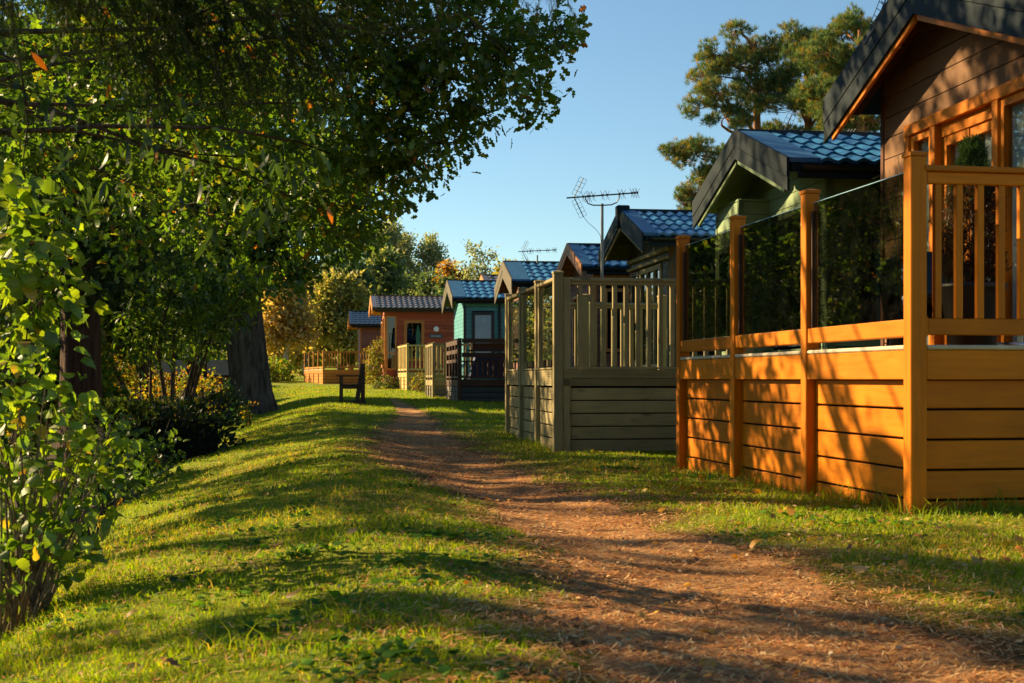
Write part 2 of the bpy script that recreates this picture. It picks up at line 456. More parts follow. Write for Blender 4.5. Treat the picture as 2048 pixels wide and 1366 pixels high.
b = node(nt, 'ShaderNodeBsdfPrincipled', Roughness=0.95); b.inputs['Specular IOR Level'].default_value = 0.12
nt.links.new(c, b.inputs['Base Color'])
bp = node(nt, 'ShaderNodeBump', Strength=1.0, Distance=0.02); nt.links.new(nb.outputs['Fac'], bp.inputs['Height']); nt.links.new(bp.outputs[0], b.inputs['Normal'])
nt.links.new(b.outputs[0], out.inputs[0])

def pnoise(X, Y):
    return (np.sin(X*5.1+Y*3.3)+np.sin(X*2.3-Y*6.7+1.3)+np.sin(X*9.7+Y*8.9+.7)*.6+np.sin(Y*15.3-X*4.1)*.4)/3.0
def path_mask(X, Y):
    """1 on bare path, 0 on turf, ragged edges"""
    d = np.abs(X-path_x(Y))/np.maximum(path_w(Y), 0.05) + 0.46*pnoise(X, Y)
    return (1-smooth(0.7, 1.35, d))*(Y < 41)
xs = np.concatenate([-np.geomspace(900, 8, 26), np.arange(-7.4, 8.01, .13), np.geomspace(9, 900, 26)])
ys = np.concatenate([-np.geomspace(300, 4, 14), np.arange(-3, 46, .16), np.geomspace(46.6, 1500, 60)])
GX, GY = np.meshgrid(xs, ys)
GZ = hz(GX, GY)
nx, ny = len(xs), len(ys)
ii = np.arange(nx*ny).reshape(ny, nx)
quads = np.stack([ii[:-1, :-1], ii[:-1, 1:], ii[1:, 1:], ii[1:, :-1]], -1).reshape(-1, 4)
gc = np.zeros((ny, nx, 3)); gc[..., 0] = path_mask(GX, GY)*0.9
gc[..., 1] = smooth(0.1, 0.9, edge_x(GY)-GX)*(1-smooth(50, 62, GY))
lawn = link('lawn', np_mesh('lawn', np.stack([GX, GY, GZ], -1).reshape(-1, 3), quads, 4, 'lawn_ground', gc.reshape(-1, 3), True))
lawn['kind'] = 'structure'
# path: its own sheet, ragged borders
py = np.arange(-3, 40.5, .14); nc = 15
tt = np.linspace(-1, 1, nc)
PYY, PT = np.meshgrid(py, tt, indexing='ij')
wl = path_w(PYY)*(0.86+0.13*np.sin(PYY*2.1+PT*2)+0.10*np.sin(PYY*5.3+PT*5)+0.05*np.sin(PYY*13.1))
PXX = path_x(PYY)+PT*wl
PZ = hz(PXX, PYY)+0.012-0.018*np.abs(PT)**6
k2 = np.arange(len(py)*nc).reshape(len(py), nc)
pq = np.stack([k2[:-1, :-1], k2[:-1, 1:], k2[1:, 1:], k2[1:, :-1]], -1).reshape(-1, 4)
path = link('path', np_mesh('path', np.stack([PXX, PYY, PZ], -1).reshape(-1, 3), pq, 4, 'path_soil', None, True))
path['kind'] = 'structure'

# ------------------------------------------------------------------ cabins
def tile_mesh(w, l, mat, h=0.035):
    """one S-profile roof tile: x across, y up the slope, front lip hanging down"""
    n = 8; mb = MB(); X = [w*i/n for i in range(n+1)]
    prof = [h*(0.5-0.5*math.cos(2*math.pi*(i/n)**0.8)) for i in range(n+1)]
    b = 0
    for i in range(n+1):
        mb.v += [(X[i], -0.02, prof[i]+0.030), (X[i], l, prof[i]+0.002), (X[i], -0.02, prof[i]-0.012)]
    for i in range(n):
        a, c = 3*i, 3*i+3
        mb.f += [(a, c, c+1, a+1), (a+2, c+2, c, a)]
    me = mb.mesh('tile', mat)
    return me

def rows(z0, z1, h, gap):
    out_ = []; z = z0
    while z < z1-0.02:
        out_.append((z, min(z+h-gap, z1))); z += h
    return out_
def cut(iv, holes):
    """interval minus holes"""
    res = [iv]
    for a, b_ in holes:
        nr = []
        for p, q in res:
            if b_ <= p or a >= q: nr.append((p, q)); continue
            if a > p: nr.append((p, a))
            if b_ < q: nr.append((b_, q))
        res = nr
    return [(p, q) for p, q in res if q-p > 0.03]

def win_gable(t, y0, y1, z0, z1, fm, pane='window_glass', fw=0.07, mull=(), trans=(), curtain=None, x=-0.05, name='window'):
    """window or glazed door in the end wall (faces -x)"""
    mb = MB()
    mb.box(x, x+.09, y0, y0+fw, z0, z1).box(x, x+.09, y1-fw, y1, z0, z1)
    mb.box(x, x+.09, y0+fw, y1-fw, z1-fw, z1).box(x, x+.09, y0+fw, y1-fw, z0, z0+fw)
    for q in mull: mb.box(x+.004, x+.086, q-fw*.45, q+fw*.45, z0+fw, z1-fw)
    for q in trans: mb.box(x+.006, x+.084, y0+fw, y1-fw, q-fw*.4, q+fw*.4)
    w = mb.build(name, fm, t)
    MB().box(x+.04, x+.05, y0+fw-.01, y1-fw+.01, z0+fw-.01, z1-fw+.01).build('pane', pane, w)
    if curtain:
        cm = MB(); 
        for (ca, cbb) in curtain:
            n = max(6, int((cbb-ca)/.03)); prev = None
            for i in range(n+1):
                yy = ca+(cbb-ca)*i/n; xx = x+.085+.018*math.sin(i*1.9)
                if prev: cm.poly([(prev[0], prev[1], z0+.03), (xx, yy, z0+.03), (xx, yy, z1-.03), (prev[0], prev[1], z1-.03)])
                prev = (xx, yy)
        cm.build('curtain', 'curtain', w, smooth=True)
    return w
def win_side(t, hw, x0, x1, z0, z1, fm, pane='dark_glass', fw=0.07, mull=(), trans=(), name='window'):
    mb = MB(); y = -hw-.05
    mb.box(x0, x0+fw, y, y+.06, z0, z1).box(x1-fw, x1, y, y+.06, z0, z1)
    mb.box(x0+fw, x1-fw, y, y+.06, z1-fw, z1).box(x0+fw, x1-fw, y, y+.06, z0, z0+fw)
    for q in mull: mb.box(q-fw*.4, q+fw*.4, y+.004, y+.056, z0+fw, z1-fw)
    for q in trans: mb.box(x0+fw, x1-fw, y+.006, y+.054, q-fw*.35, q+fw*.35)
    w = mb.build(name, fm, t)
    MB().box(x0+fw-.01, x1-fw+.01, y+.022, y+.032, z0+fw-.01, z1-fw+.01).build('pane', pane, w)
    return w

def cabin(name, label, x, y, hw, half, zr, ov, length, z0, zf, tanp=0.36, rz=0, boards='brown_board', trim='slate_metal',
          bh=0.17, gap=0.008, barge='slate_metal', bdepth=0.30, roof='slate_tile', tile=(0.20, 5), tcols=14, soffit='grey_soffit',
          gholes=(), sholes=(), strip=None, verge=0.30, cap=False, cavity=0.3, fascia='slate_metal', corner=None, side_boards=True,
          gable_from=None, eave_boards=True):
    """park lodge: end wall at local x=0 facing -x, ridge along +x; z0 lowest boards, zf floor, zr ridge (all above local ground)"""
    t = thing(name, label, 'cabin', (x, y, gz(x, y)), rz)
    ze = zr-half*tanp
    th = 0.10
    def under(yy): return zr-abs(yy)*tanp-th
    zw = under(hw)                          # wall head at the sides
    ax = {'y': boards+'_y' if boards+'_y' in MATS else boards, 'x': boards+'_x' if boards+'_x' in MATS else boards}
    # inner shell, painted near-black in place of unlit rooms
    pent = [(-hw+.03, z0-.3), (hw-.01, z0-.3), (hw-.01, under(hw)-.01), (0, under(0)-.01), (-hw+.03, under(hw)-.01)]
    sh = MB().prism([(cavity, p[0], p[1]) for p in pent][::-1], (length-cavity, 0, 0)).build('dark_room_shell', 'dark_inside', t)
    # end wall boards
    for (a, b_) in rows(z0, zr-th-.03, bh, gap):
        def lim(z): return hw if z <= zw else max(0.0, (zr-th-z)/tanp)
        la, lb = lim(a)-.004, lim(b_)-.004
        if la < .05: continue
        hs = [(h[0], h[1]) for h in gholes if min(b_, h[3])-max(a, h[2]) > (b_-a)*.35]
        for p, q in cut((-la, la), hs):
            tp = max(p, -lb); tq = min(q, lb)
            if tp >= tq: continue
            MB().prism([(-.022, p, a), (-.022, tp, b_), (-.022, tq, b_), (-.022, q, a)], (.022, 0, 0)).build('board', ax['y'], t)
    # near side boards
    if side_boards:
        for (a, b_) in rows(z0, zw-.02, bh, gap):
            hs = [(h[0], h[1]) for h in sholes if min(b_, h[3])-max(a, h[2]) > (b_-a)*.35]
            for p, q in cut((0.0, length), hs):
                cb('board', t, p, q, -hw-.022, -hw, a, b_, ax['x'], .003)
        MB().box(.0, length, hw, hw+.02, z0, zw).build('back_wall', ax['x'], t)
    else:
        MB().box(.0, length, -hw-.02, -hw, z0, zw).build('side_wall', ax['x'], t)
    cm = corner or trim
    cm_ = cm+'_z' if cm+'_z' in MATS else cm
    for s_ in (-1, 1):
        cb('corner_post', t, -.035, .055, s_*hw-.035, s_*hw+.035, z0, zw-.01, cm_, .004)
    # roof
    pts = [(-half, ze), (0, zr), (half, ze), (half, ze-th), (0, zr-th), (-half, ze-th)]
    rf = MB().prism([(-ov+.03, p[0], p[1]) for p in pts], (length+ov, 0, 0)).build('roof', fascia, t)
    pit = math.atan(tanp); sl_ = half/math.cos(pit)
    tw, nr = tile; tl = sl_/nr
    tm = tile_mesh(tw, tl+.03, roof)
    x0t = -ov+verge
    for r in range(nr):
        d = r*tl
        for cidx in range(tcols):
            link('tile', tm, rf, (x0t+cidx*tw, -half+d*math.cos(pit), ze+d*math.sin(pit)+.004), (pit, 0, 0))
    xe = x0t+tcols*tw
    mb = MB()                                # rest of the covering, far beyond view and the far slope
    n = 10
    for s_ in (-1, 1):
        xa = xe if s_ < 0 else x0t
        for r in range(nr):
            d0, d1 = r*tl, (r+1)*tl
            ya, yb = s_*(half-d0*math.cos(pit)), s_*(half-d1*math.cos(pit))
            za, zb_ = ze+d0*math.sin(pit)+.045, ze+d1*math.sin(pit)+.012
            q = [(xa, ya, za), (length, ya, za), (length, yb, zb_), (xa, yb, zb_)]
            mb.poly(q if s_ < 0 else q[::-1])
            q = [(xa, ya, za-.04), (length, ya, za-.04), (length, ya, za), (xa, ya, za)]
            mb.poly(q if s_ < 0 else q[::-1])
    cov = mb.build('covering', roof, rf); cov['kind'] = 'stuff'
    MB().prism([(-ov+.0, -.12, zr-.005), (-ov+.0, -.03, zr+.062), (-ov+.0, .03, zr+.062), (-ov+.0, .12, zr-.005)], (length+ov, 0, 0)).build('ridge_cap', fascia, rf)
    for s_ in (-1, 1):                       # metal verge strips
        q = [(-ov-.01, s_*half, ze+.055), (-ov-.01, 0, zr+.055), (-ov+verge+.02, 0, zr+.055), (-ov+verge+.02, s_*half, ze+.055)]
        q2 = [(p[0], p[1], p[2]-.05) for p in q]
        mb = MB(); mb.poly(q if s_ > 0 else q[::-1]); mb.poly(q2[::-1] if s_ > 0 else q2)
        for i in range(4):
            j = (i+1) % 4; e = [q[i], q2[i], q2[j], q[j]]; mb.poly(e if s_ > 0 else e[::-1])
        mb.build('verge_strip', 'verge_metal' if roof == 'slate_tile' else roof, rf)
    # bargeboards, in two lapped boards per slope
    bmn = barge+'_y' if barge+'_y' in MATS else barge
    for s_ in (-1, 1):
        def sl4(x_, dz0, dz1, y0_, y1_, thick, nm, mt, par=t):
            p = [(x_, s_*y0_, zr-y0_*tanp+dz0), (x_, s_*y1_, zr-y1_*tanp+dz0), (x_, s_*y1_, zr-y1_*tanp+dz1), (x_, s_*y0_, zr-y0_*tanp+dz1)]
            if s_ < 0: p = p[::-1]
            return MB().prism(p[::-1], (thick, 0, 0)).build(nm, mt, par)
        y1b = half+.03
        b1 = sl4(-ov-.035, -bdepth*.5+.004, .06, 0.001, y1b, .032, 'bargeboard', bmn)
        sl4(-ov-.028, -bdepth, -bdepth*.5-.004, 0.001, y1b-.0, .026, 'bargeboard', bmn)
        if strip: sl4(-ov-.002, -bdepth-.055, -bdepth+.03, 0.03, half-.14, .03, 'trim_board', strip)
    if cap:
        cb('gable_finial', t, -ov-.075, -ov+.16, -.10, .10, zr-bdepth-.02, zr+.12, barge if barge in MATS else bmn, .02)
    # soffit planks under the end overhang
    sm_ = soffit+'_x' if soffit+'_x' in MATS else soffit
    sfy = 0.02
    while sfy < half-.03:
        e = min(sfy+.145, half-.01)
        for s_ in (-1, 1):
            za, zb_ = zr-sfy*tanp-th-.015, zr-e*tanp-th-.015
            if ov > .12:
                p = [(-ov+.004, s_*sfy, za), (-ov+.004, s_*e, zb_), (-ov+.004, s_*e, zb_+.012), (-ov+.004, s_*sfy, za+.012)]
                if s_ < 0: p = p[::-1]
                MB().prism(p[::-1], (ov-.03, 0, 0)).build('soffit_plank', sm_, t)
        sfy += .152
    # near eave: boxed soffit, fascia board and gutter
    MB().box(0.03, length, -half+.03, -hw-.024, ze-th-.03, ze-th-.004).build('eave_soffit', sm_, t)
    cb('fascia_board', t, -ov+.1, length, -half-.022, -half-.002, ze-.17, ze-.005, fascia, .004)
    g = MB(); n = 6
    arc = [(-half-.024-.05+.05*math.cos(a), ze-.045+.05*math.sin(a)) for a in [math.pi*i/n-math.pi for i in range(n+1)]]
    for (p, q) in zip(arc[:-1], arc[1:]): g.poly([(-ov+.12, p[0], p[1]), (-ov+.12, q[0], q[1]), (length, q[0], q[1]), (length, p[0], p[1])])
    g.poly([(-ov+.12, p_[0], p_[1]) for p_ in arc])
    g.build('gutter', 'black_plastic', t)
    return t

exec_order = []
# --- near lodge, brown composite boards
GB = dict(y=11.58)
nb_ = cabin('lodge', 'brown board lodge with dark slate bargeboards and orange patio doors, nearest cabin', 5.65, 11.58, 1.55, 2.15, 4.44-gz(5.65, 11.58), 0.38, 6.0, 0.35, 0.97,
            tanp=0.362, boards='brown_board', bh=0.205, gap=0.010, barge='slate_metal', bdepth=0.40, strip='orange_wood_y', soffit='soffit_brown',
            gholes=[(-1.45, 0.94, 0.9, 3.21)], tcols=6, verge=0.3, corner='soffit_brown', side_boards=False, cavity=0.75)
cbm = 'orange_wood_y'
# orange header and posts round the glazing
cb('door_header', nb_, -.075, .04, -1.46, 0.95, 3.135, 3.245, 'orange_wood_y', .006)
for yy in (0.90, 0.335, -0.84, -1.41):
    cb('door_post', nb_, -.07, .05, yy-.05, yy+.05, .97, 3.135, 'orange_wood_z', .005)
win_gable(nb_, 0.39, 0.85, .98, 3.13, 'orange_wood_z', fw=.065, x=-.045, curtain=[(.42, .83)])
win_gable(nb_, -0.24, 0.28, .98, 3.02, 'orange_wood_z', fw=.085, x=.005, curtain=[(-.22, .02), (.1, .26)], name='patio_door')
win_gable(nb_, -0.79, -0.25, .98, 3.02, 'orange_wood_z', fw=.085, x=.012, curtain=[(-.77, -.3)], name='patio_door')
cb('door_lintel', nb_, -.01, .06, -.79, .285, 3.02, 3.135, 'orange_wood_y', .004)
win_gable(nb_, -1.36, -0.89, .98, 3.13, 'orange_wood_z', fw=.065, x=-.045, curtain=[(-1.33, -.92)])
# recessed downlight in the overhang
sp_y = 0.85
MB().tube([(-.2, sp_y, 4.44-sp_y*.362-.155), (-.2, sp_y, 4.44-sp_y*.362-.125)], [.055, .05], 12).build('downlight', 'white_plastic', nb_)

def antenna(name, label, loc, rz, mast_h, tilt=3.0, s=1.0, boom_r=.011, group=None, fork=True):
    """roof television aerial: mast, boom, crossed directors, V reflector"""
    t = thing(name, label, 'antenna', loc, rz, group)
    MB().tube([(0, 0, 0), (0, 0, mast_h)], .021*s+.004, 8).build('mast', 'galvanised', t)
    if fork:
        a = [(-.29, 0, .17), (-.29, 0, .10), (-.25, 0, .03), (-.16, 0, 0), (.02, 0, 0), (.16, 0, .01), (.25, 0, .05), (.29, 0, .12), (.29, 0, .20)]
        MB().tube([(p[0]*s, -.03, mast_h-.03+p[1]+p[2]*s) for p in a], .011*s, 6).build('cradle', 'antenna_metal', t)
    zb_ = mast_h+.14*s
    tl_ = math.tan(R(tilt+1.0))
    bm = MB().tube([(-.62*s, -.03, zb_-.62*s*tl_), (.62*s, -.03, zb_+.62*s*tl_)], boom_r*s+.002, 6).build('boom', 'antenna_metal', t)
    for k, xx in enumerate((-.36, -.27, -.24, -.17, 0.0, .09, .32, .39, .55, .60, .65)):
        xx *= s*.93; zz = zb_+xx*tl_; L = (.085 if k > 2 else .10)*s
        d = MB()
        for (dx, dz, dy) in ((-.03, L, .03), (-.03*.2, -L*.9, -.02), (.035, L*.75, -.05), (.045, -L, .04)):
            d.tube([(xx, -.03, zz), (xx+dx*s, -.03+dy*s, zz+dz)], .0035*s+.001, 4)
        d.box(xx-.018*s, xx+.018*s, -.045, -.015, zz-.014, zz+.018)
        d.build('director', 'antenna_metal', t)
    for sg in (1, -1):
        o = Vector((-.49*s, -.03, zb_-.49*s*tl_)); e = o+Vector((.16*s, 0, sg*.33*s))
        rfm = MB().tube([o, e], .008*s+.001, 5)
        prev = None
        for i in range(5):
            p = o.lerp(e, .12+.22*i); n_ = Vector((-.9*sg, 0, .42))*(.065*s)*sg
            rfm.tube([p-n_, p+n_], .0028*s+.001, 4)
            if prev: rfm.tube([prev[0], p-n_], .0028*s+.001, 4); rfm.tube([prev[1], p+n_], .0028*s+.001, 4)
            prev = (p-n_, p+n_)
        rfm.build('reflector', 'antenna_metal', t)
    pts = [(-.33*s, -.03, zb_-.37*s), (-.24*s, -.03, zb_-.48*s), (-.10*s, -.03, zb_-.60*s), (-.03, -.03, zb_-.70*s), (-.01, -.03, zb_-.9*s)]
    MB().tube(pts, .005, 4).build('cable', 'black_plastic', t)
    return t

# --- green lodge
gr = cabin('lodge', 'pale green boarded lodge with a projecting bay under a slate tiled roof', 5.60, 16.0, 1.45, 1.85, 3.74-gz(5.6, 16.0), 0.60, 7.0, .25, .9, tanp=.34,
           boards='green_board', trim='green_trim', bh=.155, bdepth=.30, tile=(.205, 5), tcols=20, verge=.34, soffit='green_trim', strip='green_trim',
           gholes=[(-1.25, .35, 1.2, 2.75)], sholes=[(.35, 1.55, 1.3, 2.62), (2.2, 3.6, 1.3, 2.5)])
# projecting bay on the far half of the end wall
zt = 2.95
for (a, b_) in rows(.25, zt+.12, .155, .008):
    hs = [(0.80, 1.32)] if (a > 1.05 and b_ < 2.55) else []
    for p, q in cut((.52, 1.45), hs): cb('board', gr, -.42, -.40, p, q, a, min(b_, 3.37-.34*.0), 'green_board', .003)
    cb('board', gr, -.40, .0, .50, .52, a, b_, 'green_board', .003)
cb('corner_post', gr, -.43, -.37, .47, .53, .25, zt+.1, 'green_trim')
cb('corner_post', gr, -.43, -.37, 1.42, 1.48, .25, zt, 'green_trim')
win_gable(gr, .80, 1.32, 1.05, 2.5, 'green_trim', pane='dark_glass', x=-.45)
win_gable(gr, -1.25, .35, 1.2, 2.75, 'navy_trim', pane='dark_glass', mull=(-.7, -.15), trans=(2.35,), x=-.05, curtain=[(-1.2, -.8), (0, .3)])
win_side(gr, 1.45, .35, 1.55, 1.3, 2.62, 'navy_trim', pane='frosted', fw=.16)
win_side(gr, 1.45, 2.2, 3.6, 1.3, 2.5, 'navy_trim', fw=.09, mull=(2.9,))
MB().box(.0, .06, -1.51, -1.475, .3, 2.9).build('downpipe', 'green_trim', gr)

# --- dark lodge behind
dk = cabin('lodge', 'charcoal boarded lodge with a deep porch gable and capped peak, behind the picket deck', 5.95, 24.25, 1.48, 1.80, 3.80-gz(5.95, 24.25), 0.56, 7.0, .25, .9, tanp=.34,
           boards='grey_board', trim='brown_board', bh=.15, bdepth=.26, tile=(.19, 5), tcols=16, verge=.24, soffit='grey_soffit', strip='green_wood_y', cap=True,
           gholes=[(.75, 1.35, 1.0, 2.75), (-.95, .65, .9, 2.75)], sholes=[(.3, 1.2, 1.2, 2.6)])
win_gable(dk, .75, 1.35, 1.0, 2.75, 'grey_soffit_z', pane='dark_glass', fw=.08)
win_gable(dk, -.95, .65, .9, 2.75, 'green_wood_z', pane='dark_glass', fw=.09, mull=(-.42, .12), curtain=[(-.85, -.6)], name='patio_door')
win_side(dk, 1.48, .3, 1.2, 1.2, 2.6, 'brown_board_z', fw=.08)
cb('porch_rail', dk, -.10, -.03, -1.5, 1.5, 2.92, 2.99, 'green_wood_y')
cb('porch_rail', dk, -.10, -.03, -1.5, 1.5, 2.78, 2.83, 'green_wood_y')
for p in ((-.06, -1.53), ): MB().tube([(p[0], p[1], 0.2), (p[0], p[1], 2.6), (p[0]+.05, p[1]-.05, 2.75), (p[0]+.12, p[1]-.25, 2.95)], .035, 8).build('downpipe', 'grey_soffit_z', dk)

# --- brown orange lodge
br = cabin('lodge', 'brown orange timber lodge under a short slate roof behind the tall aerial', 6.0, 31.1, 1.45, 1.72, 3.86-gz(6, 31.1), 0.32, 6.0, .2, .9, tanp=.36,
           boards='plum_board', trim='honey_trim', bh=.17, bdepth=.22, barge='honey_trim', tile=(.235, 4), tcols=10, verge=.22, soffit='honey_trim', fascia='slate_metal', cap=False,
           gholes=[(-.9, .9, 1.2, 2.6)], sholes=[(.22, 1.1, 1.25, 2.65)], corner='honey_trim')
win_gable(br, -.9, .9, 1.2, 2.6, 'honey_trim_z', pane='dark_glass', mull=(0,))
win_side(br, 1.45, .22, 1.1, 1.25, 2.65, 'honey_trim_z', mull=(.66,))
cb('eave_trim', br, .0, 6, -1.52, -1.478, 2.75, 2.95, 'honey_trim_x')
cb('board_post', br, 1.35, 1.47, -1.50, -1.474, .3, 2.75, 'honey_trim_z')

# --- grey gabled lodge
c5 = cabin('lodge', 'lodge with broad grey green bargeboards catching sun, between brown and teal lodges', 5.45, 37.6, 1.5, 1.75, 4.0-gz(5.45, 37.6), 0.40, 6.0, .2, .9, tanp=.36,
           boards='plum_board', trim='dark_wood', bh=.17, barge='grey_soffit', bdepth=.42, tile=(.24, 5), tcols=10, verge=.45, soffit='soffit_brown', sholes=[(.5, 1.4, 1.2, 2.4)])
win_side(c5, 1.5, .5, 1.4, 1.2, 2.4, 'dark_wood_z')

# --- teal lodge
tl = cabin('lodge', 'teal boarded lodge with blue tiled roof and a frosted window in navy frame', 4.66, 45.9, 1.6, 1.85, 4.06-gz(4.66, 45.9), 0.40, 6.0, .15, .8, tanp=.36,
           boards='teal_board', trim='navy_trim', bh=.125, barge='grey_soffit', bdepth=.34, tile=(.26, 5), tcols=11, verge=.42, soffit='grey_soffit',
           sholes=[(.26, .96, .9, 2.72)], corner='navy_trim')
win_side(tl, 1.6, .24, .98, .8, 2.74, 'navy_trim', pane='frosted', fw=.1)
MB().tube([(1.16, -1.66, .2), (1.16, -1.66, 3.1)], .05, 8).build('downpipe', 'navy_trim', tl)
cb('eave_trim', tl, .0, 6, -1.66, -1.624, 2.92, 3.06, 'teal_board')
# roof of one more lodge showing above the teal one
fb = cabin('lodge', 'dark tiled roof showing just above the teal lodge roof', 7.1, 57.6, 1.6, 1.9, 5.15-gz(7.1, 57.6), 0.3, 5.0, .2, .8, tanp=.36, boards='plum_board', trim='dark_wood',
           bh=.2, barge='honey_trim', roof='brown_tile', tile=(.3, 5), tcols=10, verge=.2, side_boards=False)

# --- red cedar lodge
rd = cabin('lodge', 'red cedar lodge with brown tiled roof, round wall lamp and name sign', 2.62, 57.1, 1.55, 1.9, 4.20-gz(2.62, 57.1), 0.52, 6.0, .18, .8, tanp=.30,
           boards='red_cedar', trim='honey_trim', bh=.15, barge='honey_trim', bdepth=.24, roof='brown_tile', tile=(.22, 6), tcols=14, verge=.16, soffit='honey_trim',
           gholes=[(-1.5, -.35, .75, 2.95), (.3, 1.2, .9, 2.8)], sholes=[(.06, .42, .75, 2.95), (.82, 1.52, 1.15, 2.72)], corner='honey_trim', fascia='dark_wood_x')
win_gable(rd, -1.5, -.35, .75, 2.95, 'honey_trim_z', pane='dark_glass', mull=(-.9,), trans=(1.45,))
win_gable(rd, .3, 1.2, .9, 2.8, 'honey_trim_z', pane='dark_glass')
win_side(rd, 1.55, .03, .45, .75, 2.95, 'honey_trim_z', trans=(1.45,), fw=.06)
win_side(rd, 1.55, .75, 1.58, 1.1, 2.78, 'honey_trim_z', fw=.12)
cb('eave_trim', rd, .0, 6, -1.60, -1.574, 2.96, 3.2, 'red_cedar_x')
lamp = MB().tube([(2.06, -1.575, 2.42), (2.06, -1.66, 2.42)], [.115, .105], 18).build('wall_lamp', 'white_plastic', rd)
sgn = cb('name_sign', rd, 1.78, 2.32, -1.605, -1.578, 2.06, 2.20, 'sign_slate', .004)
cu = bpy.data.curves.new('sign_letters', 'FONT'); cu.body = 'PINE LODGE'; cu.size = .115; cu.align_x = 'CENTER'; cu.align_y = 'CENTER'; cu.extrude = .003
tmp = bpy.data.objects.new('sign_tmp', cu)
COL.objects.link(tmp); bpy.context.view_layer.update()
lme = bpy.data.meshes.new_from_object(tmp.evaluated_get(bpy.context.evaluated_depsgraph_get()))
bpy.data.objects.remove(tmp); lme.materials.clear(); lme.materials.append(MATS['sign_letter'])
link('sign_letters', lme, sgn, (0, -.017, 0), (R(90), 0, 0), (.62, .8, 1))

# --- far brown lodge
fr = cabin('lodge', 'small brown lodge with sunlit gable at the far end of the row', 2.1, 74.2, 1.7, 2.1, 4.40-gz(2.1, 74.2), 0.55, 6.0, .15, .8, tanp=.36,
           boards='plum_board', trim='honey_trim', bh=.6, barge='honey_trim', bdepth=.22, roof='brown_tile', tile=(.24, 6), tcols=12, verge=.14, soffit='honey_trim', corner='honey_trim',
           gholes=[(-1.4, -.3, .8, 2.8), (.3, 1.3, .8, 2.8)])
win_gable(fr, -1.4, -.3, .8, 2.8, 'white_plastic', pane='dark_glass', mull=(-.85,), curtain=[(-1.35, -.4)])
win_gable(fr, .3, 1.3, .8, 2.8, 'honey_trim_z', pane='dark_glass')

# aerials
antenna('tv_antenna', 'tall television aerial on a grey mast behind the picket deck', (4.50, 21.58, gz(4.5, 21.6)), R(-6), 3.60-gz(4.5, 21.6), tilt=3.5, s=.93)
antenna('tv_antenna', 'low television aerial on the roof beside the brown orange lodge', (5.95, 37.3, 3.98), R(-4), .22, tilt=2.0, s=.85, fork=False)
antenna('tv_antenna', 'television aerial lying low behind the green lodge ridge', (6.55, 17.6, 3.1), R(0), .82, tilt=2.5, s=.9, fork=False)
antenna('tv_antenna', 'grey aerial rising behind the nearest dark gable roof', (5.66, 12.6, 4.05), R(20), .55, tilt=52, s=.95, fork=False)

# ------------------------------------------------------------------ decks
def post(t, x, y, w, z1, mat, z0=-.12, cap=True):
    p = cb('post', t, x-w/2, x+w/2, y-w/2, y+w/2, z0, z1-.03, mat, .006)
    if cap:
        h = w/2+.006
        m_ = MB(); b0 = z1-.03
        m_.v = [(-h, -h, 0), (h, -h, 0), (h, h, 0), (-h, h, 0), (-h, -h, .022), (h, -h, .022), (h, h, .022), (-h, h, .022), (0, 0, .036)]
        m_.f = [(3, 2, 1, 0), (0, 1, 5, 4), (1, 2, 6, 5), (2, 3, 7, 6), (3, 0, 4, 7), (4, 5, 8), (5, 6, 8), (6, 7, 8), (7, 4, 8)]
        m_.build('post_cap', mat, p, (0, 0, b0-(z0+z1-.03)/2))
    return p

# --- orange deck (local origin: near corner post, x to the right, y away)
ox, oy = 3.41, 7.50
og = gz(ox, oy)-.02
od = thing('deck', 'glossy orange timber deck with smoked glass side screens and pot plant', 'deck', (ox, oy, og), R(1.5))
B = og
def Z(z): return z-B
LY = [0, 1.60, 3.13, 4.66]
for yy in LY: post(od, 0, yy, .10, Z(2.09), 'orange_wood_z', z0=-.2)
post(od, 1.9, 0, .10, Z(2.09), 'orange_wood_z', z0=-.2)
zf = Z(.95)
for a, b_ in zip(LY[:-1], LY[1:]):
    a2, b2 = a+.052, b_-.052
    pane = MB().box(-.006, .006, a2+.035, b2-.03, Z(1.128), Z(1.985)).build('glass_panel', 'smoked_glass', od)
    MB().box(-.007, .007, a2+.035, b2-.03, Z(1.9855), Z(1.990)).build('glass_edge_glint', 'frosted', pane)  # pale strip painting the highlight along the pane's top edge
    for yc in (a2, b2-.03): cb('glass_channel', od, -.018, .018, yc, yc+.03, Z(1.125), Z(1.93), 'dark_wood_z', .003)
    for zz in (1.25, 1.86): MB().tube([(-.03, a2+.045, Z(zz)), (.0, a2+.045, Z(zz))], .013, 8).build('clip', 'steel', od)
    cb('rail', od, -.038, .030, a-.02+.05, b2, Z(1.02), Z(1.123), 'orange_wood_y', .006)
    cb('rail_block', od, -.03, .03, a2-.0, a2+.025, Z(1.0), Z(1.135), 'orange_wood_z', .003)
    cb('edge_strip', od, -.045, .10, a-.00+.052, b2+.0, Z(.945), Z(.972), 'cream_edge', .009)
    cb('fascia_plank', od, -.040, -.012, a2-.01, b2, Z(.772), Z(.942), 'orange_wood_y', .004)
    z = .605; n = 0
    while z > -.25:
        cb('plank', od, .020, .046, a2, b2, Z(z), Z(z+.163), 'orange_wood_y', .005); z -= .1765
